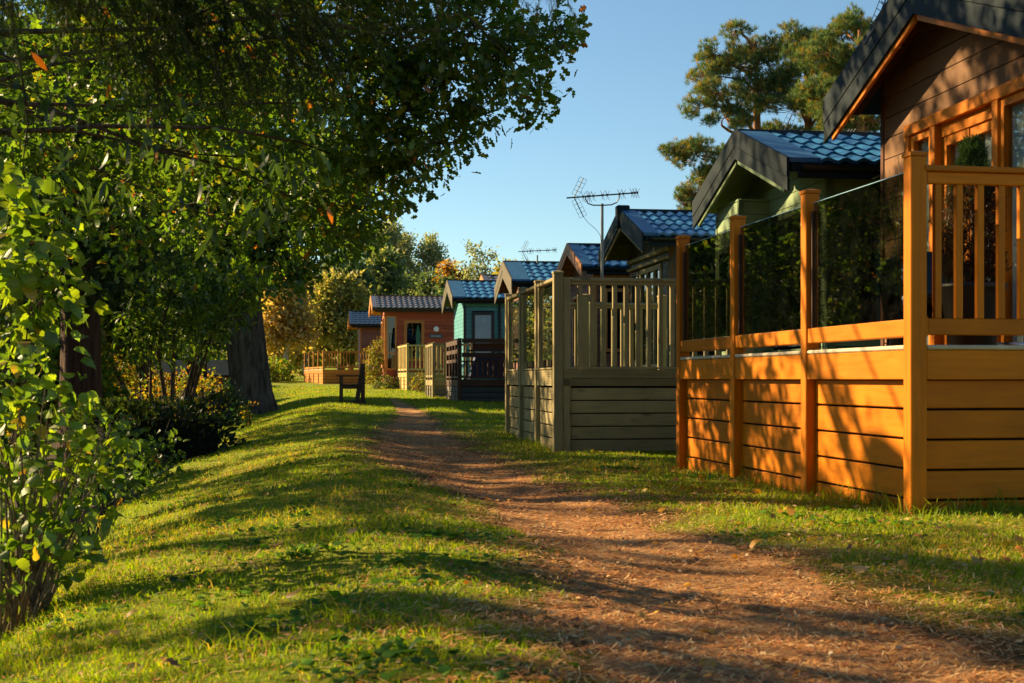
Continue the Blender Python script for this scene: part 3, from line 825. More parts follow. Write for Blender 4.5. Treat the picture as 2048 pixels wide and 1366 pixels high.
# front face
cb('rail', od, .03, 1.87, -.055, .035, Z(1.975), Z(2.008), 'orange_wood_x', .006)
cb('rail', od, .062, 1.85, -.028, .020, Z(1.905), Z(1.974), 'orange_wood_x', .005)
cb('rail_block', od, .052, .064, -.034, .03, Z(1.895), Z(2.02), 'orange_wood_z', .003)
cb('rail', od, .062, 1.85, -.030, .022, Z(1.03), Z(1.125), 'orange_wood_x', .006)
cb('rail_block', od, .052, .064, -.036, .03, Z(1.02), Z(1.135), 'orange_wood_z', .003)
xx = .134
while xx < 1.82:
    cb('baluster', od, xx-.021, xx+.021, -.021, .018, Z(1.125), Z(1.905), 'orange_wood_z', .004); xx += .1325
cb('edge_strip', od, .052, 1.85, -.045, .08, Z(.945), Z(.972), 'cream_edge', .009)
cb('fascia_plank', od, .052, 1.85, -.038, -.012, Z(.772), Z(.942), 'orange_wood_x', .004)
z = .605
while z > -.25:
    cb('plank', od, .056, 1.85, .016, .042, Z(z), Z(z+.163), 'orange_wood_x', .005); z -= .1765
# floor boards and the far rail of the deck
for i in range(14): cb('floorboard', od, .10+i*.146, .10+i*.146+.140, .10, 4.62, Z(.925), Z(.955), 'orange_wood_y', .004)
cb('under_floor_dark', od, .05, 2.15, .06, 4.6, Z(-.15), Z(.90), 'dark_inside', .004)  # near-black box stands in for the shade under the floor

# things on the orange deck
def pot(t, r, h, mat, n=20, x=0, y=0, z=0):
    prof = [(r*.68, 0), (r*.72, .02), (r*.93, h*.82), (r*1.0, h*.9), (r*1.04, h*.93), (r*1.04, h), (r*.95, h), (r*.92, h*.88), (0.01, h*.86)]
    mb = MB()
    for (rr, zz) in prof:
        for k in range(n): mb.v.append((x+rr*math.cos(2*math.pi*k/n), y+rr*math.sin(2*math.pi*k/n), z+zz))
    for i in range(len(prof)-1):
        for k in range(n): mb.f.append((i*n+k, i*n+(k+1) % n, (i+1)*n+(k+1) % n, (i+1)*n+k))
    mb.f.append(tuple(reversed(range(n))))
    return mb.build('pot', mat, t, smooth=True)

def needle_sprays(pts, dirs, L, n, w, rng, cols, spread=0.6):
    """flat tapering needles: n per point round direction dirs; returns verts, tri faces, colours"""
    N = len(pts)
    P = np.repeat(np.asarray(pts), n, 0); D = np.repeat(np.asarray(dirs), n, 0)
    D = D+rng.normal(0, spread, P.shape); D /= np.linalg.norm(D, axis=1, keepdims=True)+1e-9
    S = np.cross(D, rng.normal(0, 1, P.shape)); S /= np.linalg.norm(S, axis=1, keepdims=True)+1e-9
    ln = L*rng.uniform(.7, 1.2, (len(P), 1))
    base = P+rng.normal(0, L*.15, P.shape)
    V = np.stack([base-S*w/2, base+S*w/2, base+D*ln], 1).reshape(-1, 3)
    Fc = np.arange(len(V)).reshape(-1, 3)
    ci = rng.integers(0, len(cols), N); C = np.asarray(cols)[ci]*rng.uniform(.75, 1.25, (N, 1))
    return V, Fc, np.repeat(C, n*3, 0)

rng = np.random.default_rng(3)
pc = thing('potted_conifer', 'half browned upright conifer in a large black pot on the orange deck', 'plant', (4.02, 8.02, .957))
pot(pc, .20, .41, 'pot_black')
MB().tube([(0, 0, .3), (.01, 0, .7), (-.01, .01, 1.25)], [.02, .015, .006], 6).build('stem', 'twig_bark', pc)
tp = []; td = []
for i in range(1500):
    a = rng.uniform(0, 2*math.pi); h = rng.uniform(.36, 1.30)
    r0 = np.interp(h, [.36, .5, .9, 1.15, 1.32], [.13, .19, .17, .09, .03])
    r_ = r0*math.sqrt(rng.uniform(.15, 1)); 
    if rng.random() < .04: r_ *= 1.5
    tp.append((r_*math.cos(a), r_*math.sin(a), h)); td.append((math.cos(a)*.5, math.sin(a)*.5, .9))
tp = np.array(tp); td = np.array(td)
top = tp[:, 2] > rng.normal(1.03, .07, len(tp))
V1, F1, C1 = needle_sprays(tp[top], td[top], .05, 12, .006, rng, [(.035, .075, .02), (.06, .10, .03)])
V2, F2, C2 = needle_sprays(tp[~top], td[~top], .055, 12, .0055, rng, [(.085, .04, .028), (.06, .03, .02), (.05, .05, .022)])
fo = link('foliage', np_mesh('foliage', np.concatenate([V1, V2]), np.concatenate([F1, F2+len(V1)]), 3, 'needle', np.concatenate([C1, C2])), pc)
# dry grass tuft in a small pot
gt = thing('potted_grass', 'small pot of dry pale grass tucked behind the orange corner post', 'plant', (3.86, 8.62, .957))
pot(gt, .12, .26, 'pot_black')
tg = MB()
for i in range(26):
    a = rng.uniform(0, 6.28); q = rng.uniform(.03, .16); h_ = rng.uniform(.7, 1.12)
    tg.tube([(0.03*math.cos(a), .03*math.sin(a), .22), (q*.5*math.cos(a), q*.5*math.sin(a), .22+h_*.6), (q*math.cos(a), q*math.sin(a), .22+h_), (q*1.5*math.cos(a), q*1.5*math.sin(a), .19+h_)], [.003, .0025, .002, .001], 4)
tg.build('blades', 'pale_wood_z', gt)
# rattan armchair seen through the glass
ch = thing('patio_chair', 'black rattan tub armchair standing behind the smoked glass', 'chair', (4.30, 9.30, .957), R(-20))
mb = MB(); n = 22
for i in range(n+1):
    a = math.pi*(i/n)*1.15-math.pi*.075
    rx, ry = .31, .30; hh = .50+.26*math.sin(max(0, min(math.pi, math.pi*i/n)))**.8
    x_, y_ = rx*math.cos(a), ry*math.sin(a)
    mb.v += [(x_*.9, y_*.9, .24), (x_*1.05, y_*1.05, hh), (x_*.93, y_*.93, hh), (x_*.80, y_*.80, .26)]
for i in range(n):
    for k in range(3): mb.f.append((4*i+k, 4*i+k+1, 4*i+5+k, 4*i+4+k))
mb.build('backrest', 'black_plastic', ch, smooth=True)
cb('seat', ch, -.26, .26, -.28, .24, .36, .44, 'black_plastic', .03)
for sx in (-.22, .22):
    for sy in (-.22, .2): MB().tube([(sx, sy, .38), (sx*1.1, sy*1.1, 0)], .016, 6).build('leg', 'black_plastic', ch)
# steel bowl lying by the door
bw = thing('metal_tray', 'shiny steel oval tray lying on the deck by the patio door', 'tray', (4.62, 8.45, .957), R(10))
mb = MB(); n = 20
for (rr, zz) in ((.02, .012), (.15, .014), (.20, .055), (.212, .055), (.155, .0), (.02, 0)):
    for k in range(n): mb.v.append((rr*1.3*math.cos(2*math.pi*k/n), rr*.8*math.sin(2*math.pi*k/n), zz))
for i in range(5):
    for k in range(n): mb.f.append((i*n+k, i*n+(k+1) % n, (i+1)*n+(k+1) % n, (i+1)*n+k))
mb.build('tray_shell', 'steel', bw, smooth=True)

# --- grey green picket deck
gx_, gy_ = 2.69, 15.38
g0 = gz(gx_, gy_)-.02
gd = thing('deck', 'weathered green grey picket deck with glazed side panels, below the tall aerial', 'deck', (gx_, gy_, g0))
def Z(z): return z-g0
LY = [0, 1.33, 2.70, 4.05]
for k, yy in enumerate(LY): post(gd, 0, yy, .108, Z(2.01+(.0 if k == 0 else -.01)), 'green_wood_z', z0=-.15)
W2 = 2.25
post(gd, W2, 0, .108, Z(2.0), 'green_wood_z', z0=-.15)
post(gd, W2, 4.05, .108, Z(2.0), 'green_wood_z', z0=-.15)
post(gd, 1.1, 4.05, .12, Z(2.0), 'green_wood_z', z0=-.15)
cb('half_post', gd, .056, .145, -.03, .04, -.12, Z(1.94), 'green_wood_z', .005)
def pick_front(y, x0, x1, zb0, ztop, sp=.1355, bw_=.052):
    cb('rail', gd, x0, x1, y-.045, y+.045, Z(ztop-.045), Z(ztop), 'green_wood_x', .012)
    cb('rail', gd, x0, x1, y-.030, y+.030, Z(ztop-.080), Z(ztop-.047), 'green_wood_x', .008)
    x_ = x0+.11
    while x_ < x1-.03:
        cb('baluster', gd, x_-bw_/2, x_+bw_/2, y-.02, y+.025, Z(zb0), Z(ztop-.08), 'green_wood_z', .007); x_ += sp
pick_front(0, .147, W2-.05, .915, 1.935)
pick_front(4.05, .06, W2-.05, .95, 1.88)
# front skirt: two ribbed boards, then plain planks
def ribbed(nm, x0, x1, y, z0_, z1_, axis='x'):
    n = 7; m_ = MB(); hh = (z1_-z0_)/n
    for i in range(n):
        if axis == 'x': m_.box(x0, x1, y, y+.026, z0_+i*hh+.003, z0_+(i+1)*hh-.003)
        else: m_.box(y, y+.026, x0, x1, z0_+i*hh+.003, z0_+(i+1)*hh-.003)
    if axis == 'x': m_.box(x0, x1, y+.006, y+.022, z0_, z1_)
    else: m_.box(y+.006, y+.022, x0, x1, z0_, z1_)
    return m_.build(nm, 'green_wood_'+axis, gd)
cb('plank', gd, .06, W2-.05, -.05, .04, Z(.888), Z(.913), 'green_wood_x', .005)
ribbed('ribbed_board', .060, W2-.05, -.038, Z(.785), Z(.884))
ribbed('ribbed_board', .062, W2-.05, -.036, Z(.695), Z(.780))
z = .535
while z > -.2:
    cb('plank', gd, .148, W2-.05, -.002, .024, Z(z), Z(z+.137), 'green_wood_x', .006); z -= .149
for a, b_ in zip(LY[:-1], LY[1:]):
    a2, b2 = a+.056, b_-.056
    cb('rail', gd, -.045, .045, a2, b2, Z(1.90), Z(1.945), 'green_wood_y', .010)
    for yc in (a2, b2-.085): cb('half_post', gd, -.03, .03, yc, yc+.085, Z(.91), Z(1.898), 'green_wood_z', .005)
    MB().box(-.005, .005, a2+.10, b2-.10, Z(1.0), Z(1.86)).build('glass_panel', 'clear_glass', gd)
    cb('plank', gd, -.045, .04, a2, b2, Z(.885), Z(.908), 'green_wood_y', .005)
    ribbed('ribbed_board', a2, b2, -.036, Z(.695), Z(.878), 'y')
    z = .535
    while z > -.2:
        cb('plank', gd, -.004, .022, a2+.03, b2-.03, Z(z), Z(z+.137), 'green_wood_y', .006); z -= .149
    cb('half_post', gd, -.02, .02, a2, a2+.03, -.12, Z(.69), 'green_wood_z', .004)
for i in range(15): cb('floorboard', gd, .08+i*.146, .08+i*.146+.140, .06, 3.98, Z(.862), Z(.884), 'green_wood_y', .004)
cb('under_floor_dark', gd, .06, 2.2, .06, 3.98, Z(-.15), Z(.84), 'dark_inside', .004)  # darkness below the boards, as a near-black box

# --- generic smaller decks
def deck(label, x, y, rz, W, L, zfl, zr_, wood_, posts_y, posts_x, style='picket', skirt=None, ph=.147, side_glass=False, skirt_wood=None, strip=None, bsp=.14, bw_=.05):
    t = thing('deck', label, 'deck', (x, y, gz(x, y)-.03), rz)
    sk = skirt_wood or wood_
    for yy in posts_y: post(t, 0, yy, .09, zr_+.04, wood_+'_z', z0=-.3)
    for xx_ in posts_x: post(t, xx_, 0, .09, zr_+.04, wood_+'_z', z0=-.3)
    # front
    cb('rail', t, .05, W, -.04, .04, zr_-.07, zr_, wood_+'_x'); cb('rail', t, .05, W, -.025, .025, zfl+.08, zfl+.15, wood_+'_x')
    xx_ = .05+bsp*.7
    while xx_ < W-.03:
        cb('baluster', t, xx_-bw_/2, xx_+bw_/2, -.02, .02, zfl+.15, zr_-.07, wood_+'_z', .004); xx_ += bsp
    cb('fascia_plank', t, .05, W, -.035, -.008, zfl-.18, zfl, wood_+'_x')
    z = zfl-.18-ph
    while z > -.3:
        cb('plank', t, .05, W, -.002, .024, z+.012, z+ph, sk+'_x', .004); z -= ph
    for a, b_ in zip(posts_y[:-1], posts_y[1:]):
        a2, b2 = a+.046, b_-.046
        if side_glass:
            MB().box(-.005, .005, a2+.02, b2-.02, zfl+.16, zr_-.06).build('glass_panel', 'smoked_glass', t)
        else:
            cb('rail', t, -.04, .04, a2, b2, zr_-.07, zr_, wood_+'_y')
            yy = a2+.08
            while yy < b2-.03:
                cb('baluster', t, -.02, .02, yy-bw_/2, yy+bw_/2, zfl+.15, zr_-.07, wood_+'_z', .004); yy += bsp
        cb('rail', t, -.025, .025, a2, b2, zfl+.08, zfl+.15, wood_+'_y')
        if strip: cb('edge_strip', t, -.04, .04, a2, b2, zfl, zfl+.03, strip)
        cb('fascia_plank', t, -.035, -.008, a2, b2, zfl-.18, zfl-.004, wood_+'_y')
        z = zfl-.18-ph
        while z > -.3:
            cb('plank', t, -.002, .024, a2, b2, z+.012, z+ph, sk+'_y', .004); z -= ph
    nfl = max(2, int(W/.15))
    for i in range(nfl): cb('floorboard', t, .06+i*(W-.08)/nfl, .06+(i+1)*(W-.08)/nfl-.006, .05, posts_y[-1], zfl-.03, zfl-.006, wood_+'_y')
    cb('under_floor_dark', t, .05, W, .05, posts_y[-1], -.3, zfl-.04, 'dark_inside')  # under-floor shade given as a near-black box
    return t

# dark brown deck in front of the teal lodge
bd = thing('deck', 'dark brown deck with bench rails and grey plank skirt before the teal lodge', 'deck', (3.70, 36.44, gz(3.7, 36.44)-.03))
bz = gz(3.7, 36.44)-.03
BL = [0, .75, 1.55, 2.4, 3.3]
BW = 1.75
for yy in BL: post(bd, 0, yy, .11, 1.88-bz+.02, 'dark_wood_z', z0=-.2, cap=False)
post(bd, BW, 0, .11, 1.88-bz, 'dark_wood_z', z0=-.2, cap=False)
fl = .79-bz
for (za, zb_, yo) in ((1.745, 1.86, -.07), (1.36, 1.48, -.06)):
    cb('rail', bd, .06, BW-.06, yo, yo+.03, za-bz, zb_-bz, 'dark_wood_x')
cb('bench_board', bd, .25, BW-.1, -.02, .35, 1.52-bz, 1.56-bz, 'dark_wood_x')
cb('bench_board', bd, .35, BW-.25, .10, .14, 1.56-bz, 1.74-bz, 'dark_wood_x')
cb('rail', bd, .06, BW-.06, -.03, .03, 1.23-bz, 1.27-bz, 'dark_wood_x')
cb('rail', bd, .06, BW-.06, -.03, .03, .80-bz, .85-bz, 'dark_wood_x')
x_ = .20
while x_ < BW-.08:
    cb('baluster', bd, x_-.025, x_+.025, -.02, .02, .85-bz, 1.23-bz, 'dark_wood_z'); x_ += .145
cb('fascia_plank', bd, .055, BW-.05, -.04, -.01, .575-bz, .745-bz, 'dark_wood_x')
z = .425
while z > -.2:
    cb('plank', bd, .055, BW-.05, -.01, .02, z-bz, z+.133-bz, 'grey_board', .004); z -= .147
for a, b_ in zip(BL[:-1], BL[1:]):
    a2, b2 = a+.056, b_-.056
    for (za, zb_) in ((1.70, 1.83), (1.46, 1.57), (1.22, 1.31), (.80, .85)):
        cb('rail', bd, -.05, -.02, a2, b2, za-bz, zb_-bz, 'dark_wood_y')
    cb('fascia_plank', bd, -.05, -.02, a2, b2, .575-bz, .745-bz, 'dark_wood_y')
    z = .425
    while z > -.2:
        cb('plank', bd, -.045, -.015, a2, b2, z-bz, z+.133-bz, 'grey_wood_y', .004); z -= .147
for i in range(11): cb('floorboard', bd, .06+i*.152, .06+i*.152+.146, .05, 3.3, .745-bz, .765-bz, 'dark_wood_y')
cb('under_floor_dark', bd, .05, BW, .05, 3.25, -.2, .72-bz, 'dark_inside')  # near-black filler in place of the shaded void below
cov_ = MB()
cov_.prism([(0, 0, 0), (1.3, 0, 0), (1.12, 0, .62), (.16, 0, .62)], (0, .55, 0))
tb = tag(cov_.build('furniture_cover', 'blue_vinyl', None, (4.05, 37.1, .78)), 'dark blue cover over furniture on the brown deck', 'cover')

deck('weathered picket deck between the brown deck and the pale deck', 3.55, 43.0, 0, 1.2, 3.0, .60, 1.75, 'green_wood', [0, .95, 1.9, 2.9], [1.2], bsp=.17, skirt_wood='grey_wood')
deck('pale sunlit deck with plank skirt beside the red cedar lodge', 3.30, 52.0, R(3), 1.5, 4.4, .72, 1.78, 'pale_wood', [0, 1.1, 2.2, 3.3, 4.3], [1.5], bsp=.16)
deck('small orange deck with glass side panels at the far end', 0.16, 66.6, R(9), 2.25, 6.0, .72, 1.62, 'far_orange', [0, 1.5, 3.0, 4.5, 6.0], [2.25], side_glass=True, strip='cream_edge')
# topiary pots on the far deck
for i, xx_ in enumerate((.95, 1.36)):
    q = thing('potted_topiary', ['small clipped cone shrub standing on the far orange deck, beside the railing post', 'clipped cone shrub on the far orange deck, nearer the lodge wall'][i], 'plant', (.16+xx_, 66.95, gz(.2, 66.6)+.69))
    pot(q, .12, .2, 'terracotta')
    pts_ = rng.normal(0, 1, (500, 3)); hh = rng.uniform(.2, .95, 500); rr = .16*np.sin(np.clip((hh-.15)/.85, 0, 1)*math.pi*.75+.6)
    aa = rng.uniform(0, 6.28, 500); pp = np.stack([rr*np.cos(aa), rr*np.sin(aa), hh], -1)
    V, Fc, Cc = needle_sprays(pp, np.stack([np.cos(aa), np.sin(aa), np.full(500, .8)], -1), .09, 6, .03, rng, [(.09, .14, .03), (.14, .18, .04)])
    link('foliage', np_mesh('foliage', V, Fc, 3, 'far_leaf', Cc), q)

# --- bench, seen end on, facing the water
be = thing('garden_bench', 'dark weathered wooden garden bench facing left beside the path', 'bench', (.44, 33.2, gz(.72, 33.4)-.01), R(-1.2))
BLn = 1.5
for yy in (0, BLn-.09):
    cb('leg', be, .02, .10, yy, yy+.09, .05, .66, 'bench_wood_z')
    cb('leg', be, .545, .635, yy, yy+.09, .05, .90, 'bench_wood_z')
    cb('foot_rail', be, -.02, .66, yy-.005, yy+.095, .0, .06, 'bench_wood_x')
    cb('seat_bearer', be, .06, .58, yy+.01, yy+.08, .355, .445, 'bench_wood_x')
    a = cb('armrest', be, -.06, .57, yy-.02, yy+.11, .655, .69, 'bench_wood_x')
    s_ = MB().prism([(.40, yy+.012, .08), (.50, yy+.012, .08), (.64, yy+.012, .96), (.55, yy+.012, .97)], (0, .07, 0)).build('back_post', 'bench_wood_z', be)
for i in range(4): cb('seat_slat', be, .05+i*.115, .05+i*.115+.105, -.03, BLn+.03, .447, .472, 'bench_wood_y')
for i in range(4):
    zz = .56+i*.105; xo = .40+(.08+zz-.1)*.145
    MB().prism([(xo-.0, -.02, zz), (xo+.028, -.02, zz-.004), (xo+.043, -.02, zz+.09), (xo+.015, -.02, zz+.094)], (0, BLn+.04, 0)).build('back_slat', 'bench_wood_y', be)

# ------------------------------------------------------------------ foliage tools
def outline(pts, fold=.25, curl=.15):
    K = len(pts); T = np.zeros((2*K, 3))
    for i, (x_, y_) in enumerate(pts):
        T[2*i] = (-x_, y_, fold*x_-curl*y_*y_); T[2*i+1] = (x_, y_, fold*x_-curl*y_*y_)
    Fq = np.array([(2*i, 2*i+1, 2*i+3, 2*i+2) for i in range(K-1)])
    return T, Fq
LEAF = {
    'oak': outline([(.02, 0), (.17, .18), (.08, .30), (.31, .50), (.15, .62), (.25, .82), (.03, 1)]),
    'broad': outline([(.02, 0), (.27, .07), (.39, .27), (.35, .33), (.43, .50), (.35, .56), (.34, .70), (.23, .75), (.15, .90), (.01, 1.06)], fold=.3, curl=.22),
    'lance': outline([(.01, 0), (.10, .22), (.15, .5), (.10, .78), (.005, 1)], curl=.35),
    'spot': (np.array([(0, 0, 0), (.30, .45, .06), (0, 1, 0), (-.30, .45, .06)]), np.array([(0, 1, 2, 3)])),
}
def leaves(P, D, size, kind, cols, rng, weights=None, up=.35, vary=.3):
    """leaf at every point P pointing roughly along D"""
    T, Fq = LEAF[kind]; N = len(P)
    D = D/(np.linalg.norm(D, axis=1, keepdims=True)+1e-9)
    Nn = rng.normal(0, 1, (N, 3)); Nn[:, 2] += up*3
    S = np.cross(D, Nn); S /= np.linalg.norm(S, axis=1, keepdims=True)+1e-9
    Nn = np.cross(S, D)
    sz = size*rng.uniform(1-vary, 1+vary, (N, 1, 1))
    V = P[:, None, :]+sz*(T[None, :, 0:1]*S[:, None, :]+T[None, :, 1:2]*D[:, None, :]+T[None, :, 2:3]*Nn[:, None, :])
    Fa = (Fq[None]+(np.arange(N)*len(T))[:, None, None]).reshape(-1, Fq.shape[1])
    C = np.asarray(cols)[rng.choice(len(cols), N, p=weights)]*rng.uniform(.7, 1.3, (N, 1))
    C = np.repeat(C, len(T), 0)
    return V.reshape(-1, 3), Fa, C*rng.uniform(.82, 1.18, (len(C), 1))

def lobe_tips(lobes, dens, rng, shell=.55):
    """twig tips spread through uneven ellipsoids"""
    P = []; O = []
    for lb in lobes:
        x_, y_, z_, r_ = lb[:4]; fz = lb[4] if len(lb) > 4 else .8
        n = max(6, int(dens*r_**2.3))
        d = rng.normal(0, 1, (n, 3)); d /= np.linalg.norm(d, axis=1, keepdims=True)
        q = r_*(rng.uniform(shell**3, 1, (n, 1))**(1/3))*rng.uniform(.85, 1.18, (n, 1))
        P.append(np.array([x_, y_, z_])+d*q*np.array([1, 1, fz])); O.append(d)
    return np.concatenate(P), np.concatenate(O)

def crown(t, lobes, dens, per, sig, size, kind, cols, mat, rng, weights=None, droop=.2, name='crown', up=.35, shell=.45, twigs=None, twig_r=.006, origin=None):
    tips, outw = lobe_tips(lobes, dens, rng, shell)
    P = np.repeat(tips, per, 0)+rng.normal(0, sig, (len(tips)*per, 3))
    D = np.repeat(outw, per, 0)*.7+rng.normal(0, .6, P.shape); D[:, 2] -= droop
    V, Fa, C = leaves(P, D, size, kind, cols, rng, weights, up)
    o = link(name, np_mesh(name, V-np.array(t.location), Fa, Fa.shape[1], mat, C), t)
    if twigs:
        mb = MB(); L = Vector(t.location)
        idx = rng.choice(len(tips), min(twigs, len(tips)), replace=False)
        cent = np.array([lb[:3] for lb in lobes])
        for i in idx:
            c_ = cent[np.argmin(((cent-tips[i])**2).sum(1))]
            a, b_ = Vector(c_)-L, Vector(tips[i])-L
            m_ = a.lerp(b_, .5)+Vector(rng.normal(0, .05*(b_-a).length, 3))
            mb.tube([a, m_, b_], [twig_r*1.6, twig_r*1.1, twig_r*.6], 4, cap=False)
        mb.build('twigs', 'twig_bark', t)['kind'] = 'stuff'
    return o

def limbs(t, base, lobes, r0, rng, bark, name='limb', n=5, every=1, bend=.12):
    """a limb from a point of the trunk to each lobe"""
    L = Vector(t.location)
    for k, lb in enumerate(lobes):
        if k % every: continue
        b_ = Vector(lb[:3])-L; a = Vector(base[k % len(base)])-L
        pts = []
        bow = Vector((rng.normal(0, bend), rng.normal(0, bend), rng.uniform(-.02, .16)))*(b_-a).length
        for i in range(n+1):
            s_ = i/n; pts.append(a.lerp(b_, s_)+bow*math.sin(math.pi*s_)+Vector(rng.normal(0, .012, 3))*(b_-a).length)
        rr = [r0*(1-.82*i/n) for i in range(n+1)]
        MB().tube(pts, rr, 6, cap=False).build(name, bark, t, smooth=True)

def trunk(t, pts, rad, bark, n=14, flare=1.5, ridges=.05, seed=1, rings=24):
    """bole with root flare and fluting"""
    rg = np.random.default_rng(seed); L = Vector(t.location); mb = MB()
    P = np.array(pts, float); acc = np.linspace(0, 1, len(P)); ph = rg.uniform(0, 6.28, 4)
    ringsb = []
    for i in range(rings+1):
        s_ = i/rings; c_ = np.array([np.interp(s_, acc, P[:, k]) for k in range(3)]); r_ = np.interp(s_, acc, rad)
        fl_ = 1+(flare-1)*math.exp(-s_*11)
        b0 = len(mb.v); ringsb.append(b0)
        for k in range(n*2):
            a = math.pi*k/n
            f_ = 1+ridges*math.sin(5*a+ph[0]+s_*2)+ridges*.6*math.sin(9*a+ph[1]-s_*3)+(fl_-1)*.5*math.sin(4*a+ph[2])
            mb.v.append((c_[0]-L.x+r_*fl_*f_*math.cos(a), c_[1]-L.y+r_*fl_*f_*math.sin(a), c_[2]-L.z))
    m2 = n*2
    for r0_, r1_ in zip(ringsb[:-1], ringsb[1:]):
        for k in range(m2): mb.f.append((r0_+k, r0_+(k+1) % m2, r1_+(k+1) % m2, r1_+k))
    return mb.build('trunk', bark, t, smooth=True)

OAK = [(.085, .165, .014), (.125, .205, .016), (.055, .115, .016), (.230, .235, .018), (.42, .14, .02)]
OAKW = [.36, .30, .22, .105, .015]
rng = np.random.default_rng(11)

# --- oak overhanging from the left bank, trunk just outside the view
t = thing('oak_tree', 'near oak whose leafy boughs hang across the sky above the lawn', 'tree', (-5.6, 13.6, gz(-5.6, 13.6)))
ZT = gz(-5.6, 13.6)
trunk(t, [(-5.6, 13.6, ZT-.2), (-5.5, 13.6, 1.2), (-5.2, 13.7, 3.0), (-4.7, 13.8, 5.2)], [.42, .36, .32, .24], 'oak_bark', seed=4)
NO = [(1.96, 11.84, 3.84, 0.3), (2.09, 11.82, 3.67, 0.17), (1.85, 11.86, 3.30, 0.2), (1.89, 11.85, 3.14, 0.11), (1.68, 12.39, 3.7, 0.36), (1.4, 12.43, 3.97, 0.5), (1.51, 12.92, 3.34, 0.26),
      (1.22, 12.96, 3.62, 0.52), (1.13, 12.97, 3.02, 0.38), (0.93, 13.5, 2.92, 0.33), (0.75, 13.02, 4.1, 0.6), (0.68, 13.54, 3.39, 0.55), (0.51, 14.07, 2.9, 0.5), (0.28, 13.09, 3.76, 0.7), (0.33, 15.1, 2.66, 0.5),
      (0.05, 14.13, 3.23, 0.62), (-0.11, 15.67, 2.7, 0.6), (-0.2, 14.17, 4.15, 0.8), (-0.44, 15.21, 3.13, 0.75), (0.25, 16.12, 2.45, 0.3), (-0.7, 16.26, 2.5, 0.7), (-0.81, 14.25, 3.64, 0.85), (-1.28, 16.34, 2.87, 0.8),
      (-1.22, 14.31, 4.15, 0.9), (-1.58, 15.37, 3.29, 0.85), (-2.1, 17.46, 2.61, 0.8), (-1.98, 14.42, 3.89, 0.9), (-2.39, 15.48, 3.02, 0.85), (-2.74, 14.52, 3.64, 0.9), (-3.16, 15.59, 2.84, 0.8),
      (1.25, 12.3, 4.7, .6), (.4, 12.8, 4.9, .8), (-.6, 13.4, 5.0, .9), (-3.8, 13.6, 4.2, .9)]
NOH = [(-4.5+5.6*rng.random(), 12.5+6.5*rng.random(), 6.2+2.6*rng.random(), .45+.35*rng.random()) for i in range(24)]  # upper boughs out of view, added to dapple the lodge with shade
for i in range(11):
    lx = -3.2+3.8*rng.random(); NOH.append((lx, 15.0+3.6*rng.random(), 3.6+.602*(5.3-lx)+rng.normal(0, .5), .35+.3*rng.random()))  # more unseen boughs, set on the sun line of the lodge gable
outer = [l for l in NO if l[0] > .2]; inner = [l for l in NO if l[0] <= .2]
crown(t, outer, 230, 14, .075, .10, 'oak', OAK, 'oak_leaf', rng, OAKW, twigs=700, twig_r=.004, droop=.25)
crown(t, inner, 74, 14, .085, .11, 'oak', OAK, 'oak_leaf', rng, OAKW, twigs=150, twig_r=.004, droop=.25)
crown(t, NOH, 120, 12, .085, .12, 'spot', OAK, 'oak_leaf', rng, OAKW, droop=.25)
limbs(t, [(-5.2, 13.7, 2.8), (-5.0, 13.75, 3.6), (-4.8, 13.8, 4.6)], NO, .032, rng, 'twig_bark', every=2)

# --- big oak by the bench
t = thing('oak_tree', 'broad old oak with a thick flared trunk at the edge of the lawn', 'tree', (-1.76, 36.6, gz(-1.76, 36.6)))
ZT = gz(-1.76, 36.6)
trunk(t, [(-1.70, 36.6, ZT-.3), (-1.80, 36.6, ZT+.6), (-1.98, 36.6, 2.2), (-2.15, 36.7, 4.2), (-2.2, 36.9, 6.5)], [.60, .53, .50, .45, .34], 'oak_bark', n=18, flare=1.45, ridges=.045, seed=8, rings=30)
O2 = [(-0.51, 35.42, 4.5, 1.4), (0.55, 34.26, 4.65, 0.85), (0.95, 34.2, 4.3, 0.4), (-1.02, 35.2, 3.55, 0.8), (-1.78, 35.2, 3.3, 0.7), (-0.38, 35.4, 5.62, 1.5), (-1.31, 36.3, 5.1, 1.4), (0.24, 34.3, 5.6, 0.95), (-2.48, 36.3, 4.18, 1.2), (-2.9, 36.3, 3.2, 0.85),
      (-0.55, 34.4, 3.2, 0.36), (-2.15, 37.67, 6.17, 1.7), (-1.05, 36.5, 7.0, 1.9), (-2.95, 37.78, 5.35, 1.5), (0.6, 36.2, 6.7, 1.1), (-3.76, 37.9, 3.8, 1.1), (-2.55, 37.7, 7.6, 2.1), (-4.4, 37, 5.6, 1.8), (-4.5, 34, 7.5, 2.0), (-2.5, 33.5, 8.3, 1.8), (-6.6, 33, 6.6, 2.0), (-7, 31.5, 9, 2.0), (-4.2, 31.5, 9.8, 2.0), (-1.4, 34, 9.4, 1.6), (-5.8, 30, 4.8, 1.6), (-7.6, 29, 6.4, 1.8)]
crown(t, O2, 62, 16, .16, .17, 'spot', OAK, 'oak_leaf', rng, OAKW, twigs=160, twig_r=.012)
limbs(t, [(-2.1, 36.6, 3.4), (-2.15, 36.7, 4.4), (-2.2, 36.9, 5.6)], O2, .15, rng, 'oak_bark')

